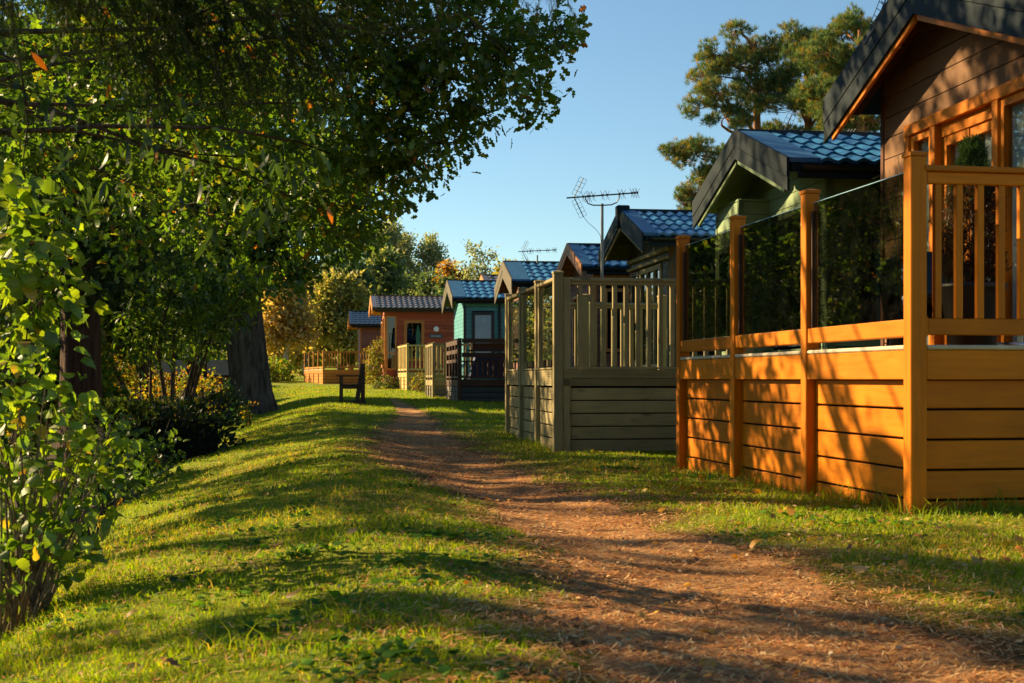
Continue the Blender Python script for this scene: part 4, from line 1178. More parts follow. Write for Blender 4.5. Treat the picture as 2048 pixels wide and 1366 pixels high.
# --- dark redwood trunk with drooping boughs, and its lower leafy skirt
t = thing('redwood_tree', 'dark conifer with fibrous red brown trunk on the shaded bank', 'tree', (-3.8, 22.75, gz(-3.8, 22.75)))
ZT = gz(-3.8, 22.75)
trunk(t, [(-3.8, 22.75, ZT-.2), (-3.82, 22.75, 1.4), (-3.85, 22.8, 4.0), (-3.9, 22.8, 8.0)], [.33, .29, .26, .15], 'redwood_bark', n=14, flare=1.5, ridges=.07, seed=5)
RW = [(-3.83, 22.4, 2.45, .8), (-4.6, 22.82, 3.1, 1.2), (-3.2, 22.5, 2.75, .9), (-3.9, 22.75, 3.7, 1.3), (-2.9, 22.6, 3.4, 1.0), (-4.9, 22.8, 2.2, .8), (-3.51, 22.7, 4.7, 1.4), (-4.6, 22.2, 5.4, 1.4), (-3.8, 22.8, 6.6, 1.2), (-3.9, 22.8, 7.9, .8), (-2.6, 21.6, 7.0, .9), (-3.0, 21.0, 7.9, .9), (-1.9, 20.6, 6.7, .7), (-2.2, 22, 8.6, .8)]  # last lobes lie above the view, added to shade the green lodge
tips, outw = lobe_tips(RW, 260, rng, .3)
outw = outw*.6; outw[:, 2] -= .7
V, Fc, C = needle_sprays(tips, outw, .17, 14, .016, rng, [(.020, .045, .016), (.030, .055, .018), (.045, .065, .018)], .45)
link('crown', np_mesh('crown', V-np.array(t.location), Fc, 3, 'needle', C), t)
limbs(t, [(-3.83, 22.75, 3.0), (-3.85, 22.8, 4.2), (-3.87, 22.8, 5.6)], RW, .05, rng, 'redwood_bark')

# --- chestnut-like small tree behind, glossy leaves round the redwood
def shrub(name, label, lobes, dens, per, sig, size, kind, cols, mat, weights=None, stems=6, group=None, stem_r=.012, cat='shrub', bark='twig_bark', droop=.1, base=None, shell=.35, up=.35):
    cx = float(np.mean([l[0] for l in lobes])); cy = float(np.mean([l[1] for l in lobes]))
    if base: cx, cy = base
    z_ = gz(cx, cy)
    t = thing(name, label, cat, (cx, cy, z_), 0, group)
    crown(t, lobes, dens, per, sig, size, kind, cols, mat, rng, weights, droop=droop, name='crown' if cat == 'tree' else 'foliage', shell=shell, up=up)
    mb = MB(); L = Vector((cx, cy, z_))
    for k in range(stems):
        lb = lobes[k % len(lobes)]
        a = Vector(rng.normal(0, .06 if stems > 2 else .01, 3)); a.z = -.08
        b_ = Vector(lb[:3])-L+Vector(rng.normal(0, lb[3]*.4, 3))
        mid = a.lerp(b_, .5); mid.z += .12*b_.length; mid += Vector(rng.normal(0, .05*b_.length, 3))
        mb.tube([a, a.lerp(mid, .5)+Vector((0, 0, .04*b_.length)), mid, b_], [stem_r, stem_r*.85, stem_r*.65, stem_r*.3], 6, cap=False)
    mb.build('trunk' if cat == 'tree' else 'stems', bark, t, smooth=True)
    return t
GREEN = [(.060, .120, .016), (.095, .160, .018), (.145, .195, .020), (.035, .075, .016)]
BRIGHT = [(.140, .230, .016), (.20, .27, .020), (.090, .165, .016), (.34, .25, .025)]
YELL = [(.24, .22, .020), (.32, .22, .025), (.16, .18, .020), (.34, .14, .02), (.09, .13, .02)]
shrub('chestnut_tree', 'small glossy leaved tree under the oak beside the redwood trunk', [(-2.55, 23.8, 1.85, .75), (-2.1, 24.6, 1.75, .55), (-2.9, 23.8, 1.4, .45), (-2.3, 25.6, 1.4, .45), (-1.75, 25.2, 2.0, .5), (-1.5, 24.9, 2.5, .6), (-2.4, 24.4, 2.7, .8)],
      130, 14, .10, .16, 'lance', GREEN, 'broad_leaf', stems=7, cat='tree', stem_r=.05, base=(-2.6, 25.2))

# --- hazel in the foreground, broad backlit leaves
HZ = [(-1.26, 6.24, 0.73, 0.16), (-1.17, 6.43, 0.61, 0.18), (-1.35, 6.45, 0.45, 0.18), (-1.09, 6.21, 0.42, 0.16), (-0.94, 6.19, 0.29, 0.12), (-0.90, 6.28, 0.23, 0.08), (-1.24, 6.43, 0.25, 0.18), (-1.06, 6.21, 0.15, 0.11), (-1.39, 6.46, 0.12, 0.12),
      (-1.02, 6.61, 0.68, 0.10), (-0.98, 6.4, 0.5, 0.11), (-1.35, 6.25, 0.81, 0.16), (-0.91, 6.59, 0.56, 0.06), (-1.17, 6.43, 0.84, 0.09), (-1.0, 6.3, 0.25, 0.12), (-1.2, 6.2, .03, .15), (-1.0, 6.12, -.02, .1), (-1.4, 6.3, -.02, .14), (-1.28, 6.0, -.12, .12)]
HZ = [(l[0]-.07, l[1], l[2]-.02, l[3]) for l in HZ]
shrub('hazel_bush', 'leafy hazel bush with many thin stems in the lower left corner', HZ, 900, 3, .055, .062, 'broad', BRIGHT, 'broad_leaf', [.45, .28, .24, .03], stems=42, stem_r=.008, cat='bush', bark='hazel_bark', base=(-1.32, 6.36), droop=.35, up=.6, shell=.2)
MP = [(-1.41, 6.76, 1.51, 0.25), (-1.46, 6.77, 1.29, 0.26), (-1.36, 6.85, 1.35, 0.22), (-1.24, 6.73, 1.27, 0.12), (-1.39, 6.76, 1.1, 0.2), (-1.29, 6.84, 1.13, 0.13), (-1.46, 6.77, 0.94, 0.14), (-1.36, 6.95, 0.97, 0.1), (-1.51, 6.88, 1.66, 0.18)]
shrub('maple_sapling', 'bright yellow green sapling branch reaching in from the left edge', MP, 700, 3, .06, .075, 'broad', BRIGHT, 'broad_leaf', [.40, .38, .18, .04], stems=7, stem_r=.010, cat='tree', bark='twig_bark', base=(-1.85, 6.95), droop=.4, up=.6, shell=.15)

# --- sweet chestnut boughs hanging in from a tree beside the camera
t = thing('sweet_chestnut', 'near chestnut boughs with long leaves and a few orange ones, upper left', 'tree', (-2.9, 4.6, gz(-2.9, 4.6)))
ZT = gz(-2.9, 4.6)
trunk(t, [(-2.9, 4.6, ZT-.2), (-2.9, 4.6, .8), (-2.85, 4.65, 2.0), (-2.8, 4.7, 3.6)], [.16, .13, .11, .07], 'twig_bark', n=8, seed=9, rings=10)
CH = [(-0.97, 4.78, 1.73, 0.16), (-0.8, 4.76, 1.66, 0.16), (-0.68, 4.94, 1.62, 0.2), (-0.53, 5.12, 1.61, 0.18), (-0.34, 5.1, 1.56, 0.17), (-0.22, 5.08, 1.45, 0.14), (-0.17, 5.17, 1.38, 0.07), (-0.07, 5.06, 1.63, 0.12), (-0.89, 4.87, 1.51, 0.16),
      (-1.0, 4.79, 1.51, 0.16), (-0.74, 5.15, 1.49, 0.13), (-0.45, 5.31, 1.44, 0.11), (-0.58, 4.83, 1.74, 0.16), (-0.04, 5.05, 1.8, 0.12), (-0.02, 5.05, 1.56, 0.08)]
crown(t, CH, 150, 3, .05, .070, 'lance', [(.045, .085, .014), (.060, .105, .014), (.032, .062, .012), (.38, .11, .012)], 'broad_leaf', rng, [.45, .30, .225, .025], droop=1.1, shell=.1)
limbs(t, [(-2.85, 4.65, 1.75), (-2.84, 4.66, 2.05)], CH, .012, rng, 'twig_bark', every=3, bend=.25, n=9)

# --- fir boughs at the very top
t = thing('fir_tree', 'dark needled fir boughs drooping into the top of the view', 'tree', (-2.3, 3.2, gz(-2.3, 3.2)))
ZT = gz(-2.3, 3.2)
trunk(t, [(-2.3, 3.2, ZT-.2), (-2.3, 3.2, 1.5), (-2.28, 3.25, 3.5), (-2.25, 3.3, 6.0)], [.20, .17, .14, .06], 'redwood_bark', n=10, seed=10, rings=10)
LR = [(-0.84, 4.16, 1.86, 0.2), (-0.67, 4.34, 1.88, 0.22), (-0.48, 4.41, 1.90, 0.23), (-0.3, 4.49, 1.90, 0.24), (-0.13, 4.56, 1.95, 0.2), (-0.0, 4.54, 1.90, 0.17), (0.17, 4.62, 2.01, 0.16), (0.3, 4.6, 2.0, 0.12), (-0.26, 4.48, 1.78, 0.16), (-0.53, 4.42, 1.79, 0.17),
      (-0.07, 4.55, 1.78, 0.12), (0.44, 4.68, 2.08, 0.12), (0.63, 4.76, 2.12, 0.10), (0.85, 4.83, 2.15, 0.10), (0.73, 4.74, 2.16, 0.12), (-1.1, 4.0, 2.1, .3), (-.5, 4.3, 2.25, .35), (.1, 4.5, 2.3, .3)]
LR = [(l[0], l[1], l[2]+.07, l[3]) for l in LR]
tips, outw = lobe_tips([l for l in LR if l[0] < .05], 1900, rng, .1); t2_, o2_ = lobe_tips([l for l in LR if l[0] >= .05], 900, rng, .1)
tips = np.concatenate([tips, t2_]); outw = np.concatenate([outw, o2_])
outw = outw*.5; outw[:, 2] -= .75; outw[:, 0] += .3
nn = 9
P = np.repeat(tips, nn, 0)+np.repeat(outw, nn, 0)*np.tile(np.linspace(0, .13, nn), len(tips))[:, None]
V, Fc, C = needle_sprays(P, np.repeat(outw, nn, 0), .040, 7, .0028, rng, [(.014, .032, .005), (.022, .044, .006), (.032, .050, .007)], .55)
link('crown', np_mesh('crown', V-np.array(t.location), Fc, 3, 'needle', C), t)
mb = MB(); L = Vector(t.location)
for i in range(0, len(tips)):
    a = Vector(tips[i])-L; mb.tube([a-Vector(outw[i])*.04, a+Vector(outw[i])*.13], [.002, .001], 3, cap=False)
mb.build('twigs', 'twig_bark', t)['kind'] = 'stuff'
limbs(t, [(-2.28, 3.25, 2.2), (-2.28, 3.25, 2.6)], LR, .007, rng, 'twig_bark', every=4, bend=.22, n=9)

# --- clipped dark hedge and shrubs along the bank
he = thing('hedge', 'dark clipped evergreen hedge on the bank below the lawn edge', 'hedge', (-2.45, 20.6, gz(-2.45, 20.6)))
hp = []
for i in range(5200):
    u_, v_ = rng.uniform(0, 1, 2); f_ = rng.integers(0, 4)
    L_, Wd, Hh = 2.0, 1.1, 1.15+.08*math.sin(u_*9)
    a, b_, h_ = (u_*L_-L_/2, (rng.random()-.5)*Wd, v_*Hh) if f_ == 0 else ((u_-.5)*L_, -Wd/2 if f_ == 1 else Wd/2, v_*Hh) if f_ < 3 else ((u_-.5)*L_, (v_-.5)*Wd, Hh)
    if f_ == 0: a = L_/2 if rng.random() < .5 else -L_/2
    q_ = .10*math.sin(a*4+b_*3)+.07*math.sin(h_*7+a*5)
    hp.append((a*(1+q_)+rng.normal(0, .06), b_*(1+q_*1.4)+rng.normal(0, .06), h_*(1+q_*.7)-.25+rng.normal(0, .05)))
hp = np.array(hp); ca, sa = math.cos(R(35)), math.sin(R(35))
hp = np.stack([hp[:, 0]*ca-hp[:, 1]*sa, hp[:, 0]*sa+hp[:, 1]*ca, hp[:, 2]+.1], -1)
hd = hp.copy(); hd[:, 2] += .2
V, Fa, C = leaves(hp, hd+rng.normal(0, .5, hp.shape), .085, 'spot', [(.018, .034, .010), (.026, .044, .010), (.040, .055, .012)], rng)
link('foliage', np_mesh('foliage', V, Fa, 4, 'broad_leaf', C), he)
o = MB().box(-.86, .86, -.42, .42, -.6, .80).build('dark_core', 'dark_inside', he, (0, 0, .05), (0, 0, R(35)))  # near-black box stands in for the shaded inside of the hedge
shrub('laurel_bush', 'yellowing bush on the bank left of the old oak', [(-2.79, 28.67, 0.45, 0.7), (-3.13, 27.71, 0.4, 0.5), (-2.35, 29.1, 0.42, 0.5)], 330, 8, .06, .075, 'spot', YELL, 'broad_leaf', stems=8)
shrub('bay_bush', 'blue green rounded bush at the foot of the old oak', [(-1.95, 29.4, 0.22, 0.42), (-2.07, 30.2, 0.42, 0.4), (-1.75, 29.5, 0.10, 0.25)], 420, 8, .05, .075, 'spot', [(.018, .062, .028), (.026, .080, .034), (.014, .042, .022)], 'broad_leaf', stems=6)
shrub('spindle_bush', 'small loose yellow green sapling beside the blue green bush', [(-1.48, 29.0, .15, .18), (-1.45, 28.9, -.02, .15)], 500, 6, .04, .07, 'spot', YELL, 'broad_leaf', stems=4)
for k, (lb, lab) in enumerate([([(-1.76, 14.38, -.08, .28), (-2.2, 15.0, -.15, .4), (-1.9, 13.4, -.1, .28)], 'low bramble between the hazel bush and the dark hedge'),
                               ([(-1.78, 16.6, -.12, .26), (-2.3, 17.2, -.05, .4)], 'ragged bramble touching the dark hedge'),
                               ([(-1.62, 11.2, -.05, .22), (-2.0, 11.8, 0, .35)], 'bramble patch behind the hazel bush'),
                               ([(-1.72, 9.2, -.3, .22), (-1.95, 9.6, -.1, .3), (-2.3, 10.3, 0, .4)], 'small bramble just behind the hazel leaves'),
                               ([(-1.75, 7.3, -.35, .25), (-2.1, 7.7, -.3, .35), (-2.3, 8.5, -.25, .4), (-1.6, 6.9, -.42, .2)], 'bramble at the left edge below the sapling'),
                               ([(-1.5, 5.6, -.40, .2), (-1.8, 6.1, -.4, .3), (-1.45, 5.2, -.4, .16)], 'bramble at the left edge in front of the hazel stems')]):
    shrub('bramble', lab, lb, 420, 4, .07, .075, 'broad', GREEN+[(.12, .07, .02)], 'broad_leaf', [.3, .3, .15, .2, .05], stems=8, group='brambles along the bank', cat='bush')

# --- trees and bushes filling the left bank
BG = [('holly_tree', 'dark dense tree filling the left background beyond the redwood', [(-8.42, 41.58, 4.55, 2.4), (-7.47, 43.4, 3.2, 2.0), (-8.5, 42.5, 7.2, 2.6), (-10.8, 42, 5, 2.4)], GREEN, None),
      ('lime_tree', 'mid green tree behind the redwood and the oak', [(-5.94, 43.25, 3.82, 2.3), (-4.95, 45.1, 3.2, 1.8), (-6.6, 44, 5.6, 1.6), (-4.6, 46, 4.4, 1.0)], GREEN, None),
      ('elder_tree', 'light green bushy tree low on the left bank behind the redwood trunk', [(-7.72, 39.46, 1.7, 1.7), (-7.5, 35.4, .7, 1.4), (-6.4, 36.5, .5, 1.2), (-8.6, 36, 2.6, 1.6)], BRIGHT, None),
      ('field_maple', 'small yellow green tree in front of the shed roof', [(-5.9, 45.5, .6, 1.0), (-6.9, 46.5, 1.2, 1.3)], YELL, None),
      ('ash_tree', 'tall tree at the back of the left bank beyond the shed', [(-6.5, 56, 1.8, 1.2), (-10.4, 57, 3.2, 1.8), (-9, 54, 2.2, 2.0), (-7.4, 57, 1.6, 1.6)], GREEN, None),
      ('sallow_bush', 'dark low bush between redwood and hazel on the bank', [(-4.6, 18.4, .9, .8), (-5.3, 19.2, 1.4, .9), (-4.0, 17.2, .3, .6)], GREEN, None)]
for nm, lab, lb, cols, _ in BG:
    shrub(nm, lab, lb, 85, 14, .22 if lb[0][3] > 1 else .12, .24 if lb[0][3] > 1 else .12, 'spot', cols, 'far_leaf', stems=len(lb)+1, stem_r=.10 if lb[0][3] > 1 else .04, cat='tree' if 'tree' in nm or 'maple' in nm else 'bush')

# unseen bank trees past the left edge, crowns shaped to shade lawn and path
rb = np.random.default_rng(5)
BT = [(-6.6, 7.6, 'open crowned bank tree added for shade left of the hazel, outside the view'), (-8.2, 12.6, 'second open crowned bank tree added for shade, farther from the path'), (-7.8, 18.6, 'third open crowned bank tree added for shade, short of the redwood'),
      (-9.6, 25.5, 'open crowned bank tree added for shade, level with the redwood'), (-5.4, 5.0, 'bank tree added for shade, nearest the camera'), (-9.4, 33.0, 'farthest of the open crowned bank trees added for shade')]
BL_ = [[] for _ in BT]
def clear(l):    # the low sun still reaches the hazel and the sapling
    for c_ in ((-1.15, 6.35, .45), (-1.4, 6.8, 1.3), (-1.0, 6.3, .9)):
        v_ = Vector(l[:3])-Vector(c_); al = v_.dot(sdir)
        if al > 0 and (v_-sdir*al).length < l[3]+.42: return False
    return True
nb2 = 0
while nb2 < 165:
    gy0 = rb.uniform(2.3, 6.2) if nb2 < 46 else rb.uniform(6, 12) if nb2 < 76 else rb.uniform(12.5, 31)
    gx0 = rb.uniform(-1.2, 3.6 if gy0 < 6.5 else 2.6)
    if nb2 > 135: gy0 = rb.uniform(12, 19); gx0 = rb.uniform(.5, 2.1)
    xt = rb.uniform(-9.8, -5.2)
    q_ = (gx0-xt)/-sdir.x
    l = (xt, gy0+sdir.y*q_, sdir.z*q_, rb.uniform(.22, .52))  # lobe set on the sun line so its shadow lands on that point
    nb2 += 1
    if not clear(l) or l[2] < 1.0: continue
    k = int(np.argmin([(l[0]-b[0])**2+(l[1]-b[1])**2 for b in BT])); BL_[k].append(l)
for k, (bx, by, lab) in enumerate(BT):
    lb = BL_[k]
    if not lb: continue
    t = thing('shade_bank_tree', lab, 'tree', (bx, by, gz(bx, by)), 0, 'trees added on the bank outside the view to shade the lawn')
    crown(t, lb, 95, 9, .11, .17, 'spot', GREEN, 'far_leaf', rng)
    trunk(t, [(bx, by, gz(bx, by)-.2), (bx, by, 1.5), (bx+.1, by, 3.5), (bx, by, 6)], [.22, .18, .14, .05], 'oak_bark', n=8, rings=12)
    limbs(t, [(bx, by, 1.9), (bx+.05, by, 2.8), (bx+.1, by, 3.6)], lb, .03, rng, 'twig_bark', every=2)
# unseen trees added behind the photographer to cut sky light on the fronts
for k, (bx, by, hh_) in enumerate([(-8, -8, 8), (-2, -13, 8)]):
    lb = [(bx+rb.normal(0, 1.5), by+rb.normal(0, 1.0), rb.uniform(1.5, hh_), rb.uniform(1.3, 2.1)) for i in range(9)]
    t = thing('sky_block_tree', 'leafy tree added to block sky number word behind the photographer'.replace('number word', ('near the bank', 'across the path')[k]), 'tree', (bx, by, gz(bx, by)), 0, 'trees added behind the photographer to block sky light')
    crown(t, lb, 26, 12, .3, .40, 'spot', GREEN, 'far_leaf', rng)
    trunk(t, [(bx, by, gz(bx, by)-.2), (bx, by, 2), (bx+.1, by, 5), (bx, by, hh_)], [.3, .26, .2, .06], 'oak_bark', n=8, rings=12)
# small shed on the left bank
sd = thing('garden_shed', 'small brick red shed with slate roof glimpsed under the oak', 'shed', (-4.9, 49.6, gz(-4.9, 49.6)))
zt_ = 1.15-gz(-4.9, 49.6)
MB().prism([(-.7, -1, -.3), (-.7, 1, -.3), (-.7, 1, zt_-.25), (-.7, 0, zt_+.2), (-.7, -1, zt_-.25)][::-1], (2.6, 0, 0)).build('wall', 'red_cedar_x', sd)
rfm = MB()
for s_ in (-1, 1):
    p = [(-.85, s_*1.15, zt_-.30), (-.85, 0, zt_+.24), (-.85, 0, zt_+.30), (-.85, s_*1.15, zt_-.24)]
    rfm.prism(p if s_ < 0 else p[::-1], (2.9, 0, 0))
rfm.build('roof', 'slate_metal', sd)
cb('door', sd, .3, 1.0, -1.03, -1.0, -.2, 1.6, 'dark_wood_z')

# ------------------------------------------------------------------ the wood beyond the lodges
def far_tree(name, label, x, y, ztop, rad, zlow, cols, kind='round', size=.34, dens=26, per=16, bark='oak_bark', sparse=1.0, w=None):
    z_ = gz(x, y); t = thing(name, label, 'tree', (x, y, z_), 0, 'trees of the wood beyond the lodges')
    h = ztop-zlow; lobes = []
    if kind == 'round':
        for i in range(9):
            s_ = rng.uniform(.12, .92); a = rng.uniform(0, 6.28); rr = rad*math.sin(math.pi*min(1, .18+.8*s_))*.62
            lobes.append((x+rr*math.cos(a), y+rr*math.sin(a), zlow+h*s_, rad*rng.uniform(.34, .52), 1.0))
    elif kind == 'cone':
        for i in range(11):
            s_ = (i+.5)/11; rr = rad*(1-s_)*.55; a = i*2.4
            lobes.append((x+rr*math.cos(a), y+rr*math.sin(a), zlow+h*s_, max(.35, rad*(1.02-s_)*.62), .8))
    else:   # tall, open
        for i in range(12):
            s_ = rng.uniform(.1, .97); a = rng.uniform(0, 6.28); rr = rad*(.75 if s_ < .7 else .4)*rng.uniform(.3, 1)
            lobes.append((x+rr*math.cos(a), y+rr*math.sin(a), zlow+h*s_, rad*rng.uniform(.26, .40), 1.5))
    crown(t, lobes, dens*sparse*8/max(2, rad**1.3), per, .30, size, 'spot', cols, 'far_leaf', rng, w, shell=.3, droop=.15)
    trunk(t, [(x, y, z_-.3), (x+rng.normal(0, .15), y, z_+(zlow-z_)*.8), (x+rng.normal(0, .3), y, zlow+h*.5), (x, y, ztop-.3)], [.05*rad+.1, .045*rad+.08, .03*rad+.03, .02], bark, n=6, flare=1.3, rings=10, seed=int(abs(x*7+y)))
    mb = MB(); L = Vector((x, y, z_))
    for lb in lobes:
        a = Vector((0, 0, max(.5, lb[2]-z_-lb[3]*1.3))); b_ = Vector(lb[:3])-L
        mb.tube([a, a.lerp(b_, .5)+Vector((0, 0, .15)), b_], [.07, .05, .02], 5, cap=False)
    mb.build('limbs', bark, t)
    return t
TAN = [(.50, .34, .13), (.56, .40, .15), (.42, .32, .10), (.36, .31, .09)]
OLIVE = [(.27, .28, .08), (.35, .33, .09), (.21, .24, .07), (.40, .31, .09)]
DGREEN = [(.085, .145, .070), (.11, .175, .08), (.065, .12, .065), (.18, .21, .08)]
GREYG = [(.26, .31, .19), (.31, .35, .22), (.21, .27, .18), (.34, .33, .18)]
GOLD = [(.38, .19, .03), (.42, .26, .03), (.30, .14, .03)]
LEMON = [(.30, .27, .02), (.36, .30, .03), (.20, .22, .03)]
FT = [('birch_tree', 'tan autumn birch with pale trunk at the left end of the wood', -1.9, 76.0, 6.6, 1.7, 1.5, TAN, 'tall', 'birch_bark', 1.0),
      ('birch_tree', 'slim tan birch behind the far orange deck', -3.2, 84, 7.6, 2.2, 1.8, TAN, 'round', 'birch_bark', 1.1),
      ('birch_tree', 'broad buff coloured birch left of the dark pine', -.6, 92, 8.6, 2.5, 1.8, OLIVE+TAN[:2], 'round', 'birch_bark', 1.1),
      ('alder_tree', 'olive tree above the far brown lodge', 1.2, 88, 6.9, 2.0, 1.6, OLIVE, 'round', 'oak_bark', 1.1),
      ('pine_tree', 'dark green pine standing behind the far brown lodge', 2.2, 98, 9.4, 2.7, 2.0, DGREEN, 'round', 'pine_bark', 1.2),
      ('pine_tree', 'tall dark pine left of the red lodge roof', 4.3, 102, 10.2, 2.6, 2.2, DGREEN+OLIVE[:1], 'round', 'pine_bark', 1.2),
      ('poplar_tree', 'tall grey green poplar rising highest at the left of the treeline', 5.6, 128, 15.6, 2.4, 3.0, GREYG, 'tall', 'oak_bark', .85),
      ('poplar_tree', 'tall grey green poplar, second from the highest', 7.8, 130, 14.9, 2.6, 3.0, GREYG, 'tall', 'oak_bark', .9),
      ('poplar_tree', 'rounded grey green poplar above the red lodge roof', 10.4, 129, 13.9, 2.6, 3.0, GREYG, 'tall', 'oak_bark', .85),
      ('spruce_tree', 'dark spruce directly above the red lodge ridge', 6.6, 108, 9.0, 2.0, 1.4, DGREEN, 'cone', 'redwood_bark', 1.3),
      ('spruce_tree', 'dark spruce right of centre above the red lodge roof', 8.2, 106, 8.8, 2.0, 1.4, DGREEN, 'cone', 'redwood_bark', 1.3),
      ('spruce_tree', 'dark blue green spruce close to the teal lodge gable', 9.7, 105, 8.6, 1.9, 1.4, DGREEN, 'cone', 'redwood_bark', 1.3),
      ('oak_tree', 'olive tree between the spruces and the golden tree', 10.9, 112, 9.4, 2.2, 2.0, OLIVE, 'round', 'oak_bark', 1.1),
      ('maple_tree', 'golden orange autumn tree on the skyline', 11.6, 119, 11.0, 1.5, 6.0, GOLD, 'round', 'oak_bark', 1.2),
      ('willow_tree', 'pale yellow green willow above the teal lodge roof', 13.2, 112, 9.6, 2.3, 2.0, [(.22, .19, .06), (.26, .22, .07), (.16, .15, .05)], 'round', 'oak_bark', 1.0),
      ('birch_tree', 'thin half bare birch standing over the pale willow', 13.6, 116, 12.2, 1.9, 7.5, GREYG, 'tall', 'birch_bark', .22),
      ('field_maple', 'lemon yellow tree peeping between teal and grey lodges', 15.6, 112, 10.3, 1.3, 4.0, LEMON, 'round', 'oak_bark', 1.1),
      ('field_maple', 'yellow crown behind the roof aerial of the grey lodge', 17.3, 114, 11.3, 1.4, 4.0, LEMON, 'round', 'oak_bark', 1.1),
      ('hawthorn_tree', 'low olive hawthorn behind the far brown lodge roof', 4.8, 90, 5.4, 2.0, 1.0, OLIVE, 'round', 'oak_bark', 1.1),
      ('hawthorn_tree', 'low dark hawthorn behind the red lodge', 8.4, 95, 6.0, 2.4, 1.0, DGREEN, 'round', 'oak_bark', 1.1)]
for (nm, lab, x_, y_, zt2, rd_, zl, cols, kd, bk, spn) in FT:
    far_tree(nm, lab, x_, y_, zt2, rd_, zl, cols, kd, bark=bk, sparse=spn, size=.30, dens=40, per=14)
# dim continuous wood behind, one mass
P, O = [], []
wl_ = [(x_, 138+6*math.sin(x_), 5.4+2.2*math.sin(x_*.7)+ (1.5 if -8 < x_ < 14 else 0), 3.4) for x_ in np.arange(-60, 60, 2.6)]
wl_ += [(-9-i*1.8, 66+i*1.5, 1.6+.8*math.sin(i*1.7), 1.8) for i in range(14)]+[(20+i*2.2, 90+i, 4.5+math.sin(i), 3) for i in range(14)]
tips, outw = lobe_tips(wl_, 14, rng, .4)
P = np.repeat(tips, 12, 0)+rng.normal(0, .5, (len(tips)*12, 3))
V, Fa, C = leaves(P, np.repeat(outw, 12, 0)+rng.normal(0, .6, P.shape), .55, 'spot', OLIVE+DGREEN, rng)
wd = link('distant_wood', np_mesh('distant_wood', V, Fa, 4, 'far_leaf', C)); wd['kind'] = 'stuff'; wd['label'] = 'hazy mass of woodland behind the separate trees'; wd['category'] = 'wood'
# undergrowth at the end of the lawn
for k, (lb, lab, cols) in enumerate([([(-2.9, 72, 1.1, .9), (-3.9, 71, 1.0, 1.0), (-2.2, 74, 1.2, .8)], 'green bush left of the far orange deck', BRIGHT),
                                     ([(-3.4, 60, .5, .8), (-4.4, 60.5, .8, 1.1), (-3.0, 61, .5, .6)], 'leafy bush beyond the old oak trunk', GREEN),
                                     ([(-5.4, 64, 1.2, 1.3), (-6.8, 64, 1.6, 1.5)], 'tall bush between oak and birch', OLIVE)]):
    shrub('bush', lab, lb, 150, 12, .16, .18, 'spot', cols, 'far_leaf', stems=5, cat='bush', stem_r=.03)
shrub('privet_bush', 'tall yellow green bush against the left corner of the red lodge', [(2.22, 56.3, 1.75, .42), (2.15, 56.0, 1.25, .46), (2.4, 56.6, 2.15, .3), (2.2, 55.8, .8, .42)], 420, 10, .07, .09, 'spot', [(.20, .20, .03), (.14, .17, .03), (.26, .18, .03)], 'far_leaf', stems=5, cat='bush')
shrub('hydrangea_bush', 'low grey green shrub at the foot of the red lodge', [(2.6, 55.0, .62, .34), (3.0, 54.7, .55, .3), (2.3, 55.0, .55, .3)], 420, 8, .06, .08, 'spot', [(.13, .16, .06), (.18, .19, .08), (.09, .13, .05)], 'far_leaf', stems=5, cat='bush')
shrub('fern', 'orange tinged fern by the pale deck corner', [(3.62, 50.6, .62, .26), (3.75, 50.4, .85, .2), (3.6, 50.3, .42, .2)], 500, 8, .06, .10, 'lance', YELL, 'far_leaf', stems=5, cat='plant', droop=.5)

# --- tall Scots pines to the right
def pine(label, x, y, lobes, lean=0, seed=2):
    z_ = gz(x, y); t = thing('pine_tree', label, 'tree', (x, y, z_), 0, 'tall pines behind the green lodge')
    top = max(l[2] for l in lobes)
    trunk(t, [(x, y, z_-.3), (x+lean*.3, y, z_+3), (x+lean*.6, y, z_+6.5), (x+lean, y, top-.4)], [.30, .24, .19, .05], 'pine_bark', n=8, flare=1.3, rings=16, seed=seed)
    base = [(x+lean*min(1, (l[2]-.9)/top), y, max(4.0, l[2]-.7)) for l in lobes]
    limbs(t, base, lobes, .07, rng, 'pine_bark')
    L2 = []
    for l in lobes:
        for q in range(11):
            d_ = rng.normal(0, 1, 3); d_ /= np.linalg.norm(d_); d_ *= l[3]*.72*np.array([1.15, 1.15, .62])
            L2.append((l[0]+d_[0], l[1]+d_[1], l[2]+d_[2], l[3]*rng.uniform(.32, .56), .6))
    tips, outw = lobe_tips(L2, 430, rng, .2)
    outw = outw*.55; outw[:, 2] += .75
    V, Fc, C = needle_sprays(tips, outw, .15, 18, .016, rng, [(.115, .180, .062), (.155, .215, .066), (.085, .145, .060), (.30, .23, .05)], .6)
    link('crown', np_mesh('crown', V-np.array(t.location), Fc, 3, 'needle', C), t)
    mb = MB(); L = Vector(t.location); cent = np.array([l[:3] for l in lobes])
    for i in rng.choice(len(tips), min(260, len(tips)), replace=False):
        c_ = cent[np.argmin(((cent-tips[i])**2).sum(1))]; a, b_ = Vector(c_)-L, Vector(tips[i])-L
        mb.tube([a, a.lerp(b_, .5)-Vector((0, 0, .08)), b_], [.018, .014, .008], 4, cap=False)
    mb.build('twigs', 'pine_bark', t)['kind'] = 'stuff'
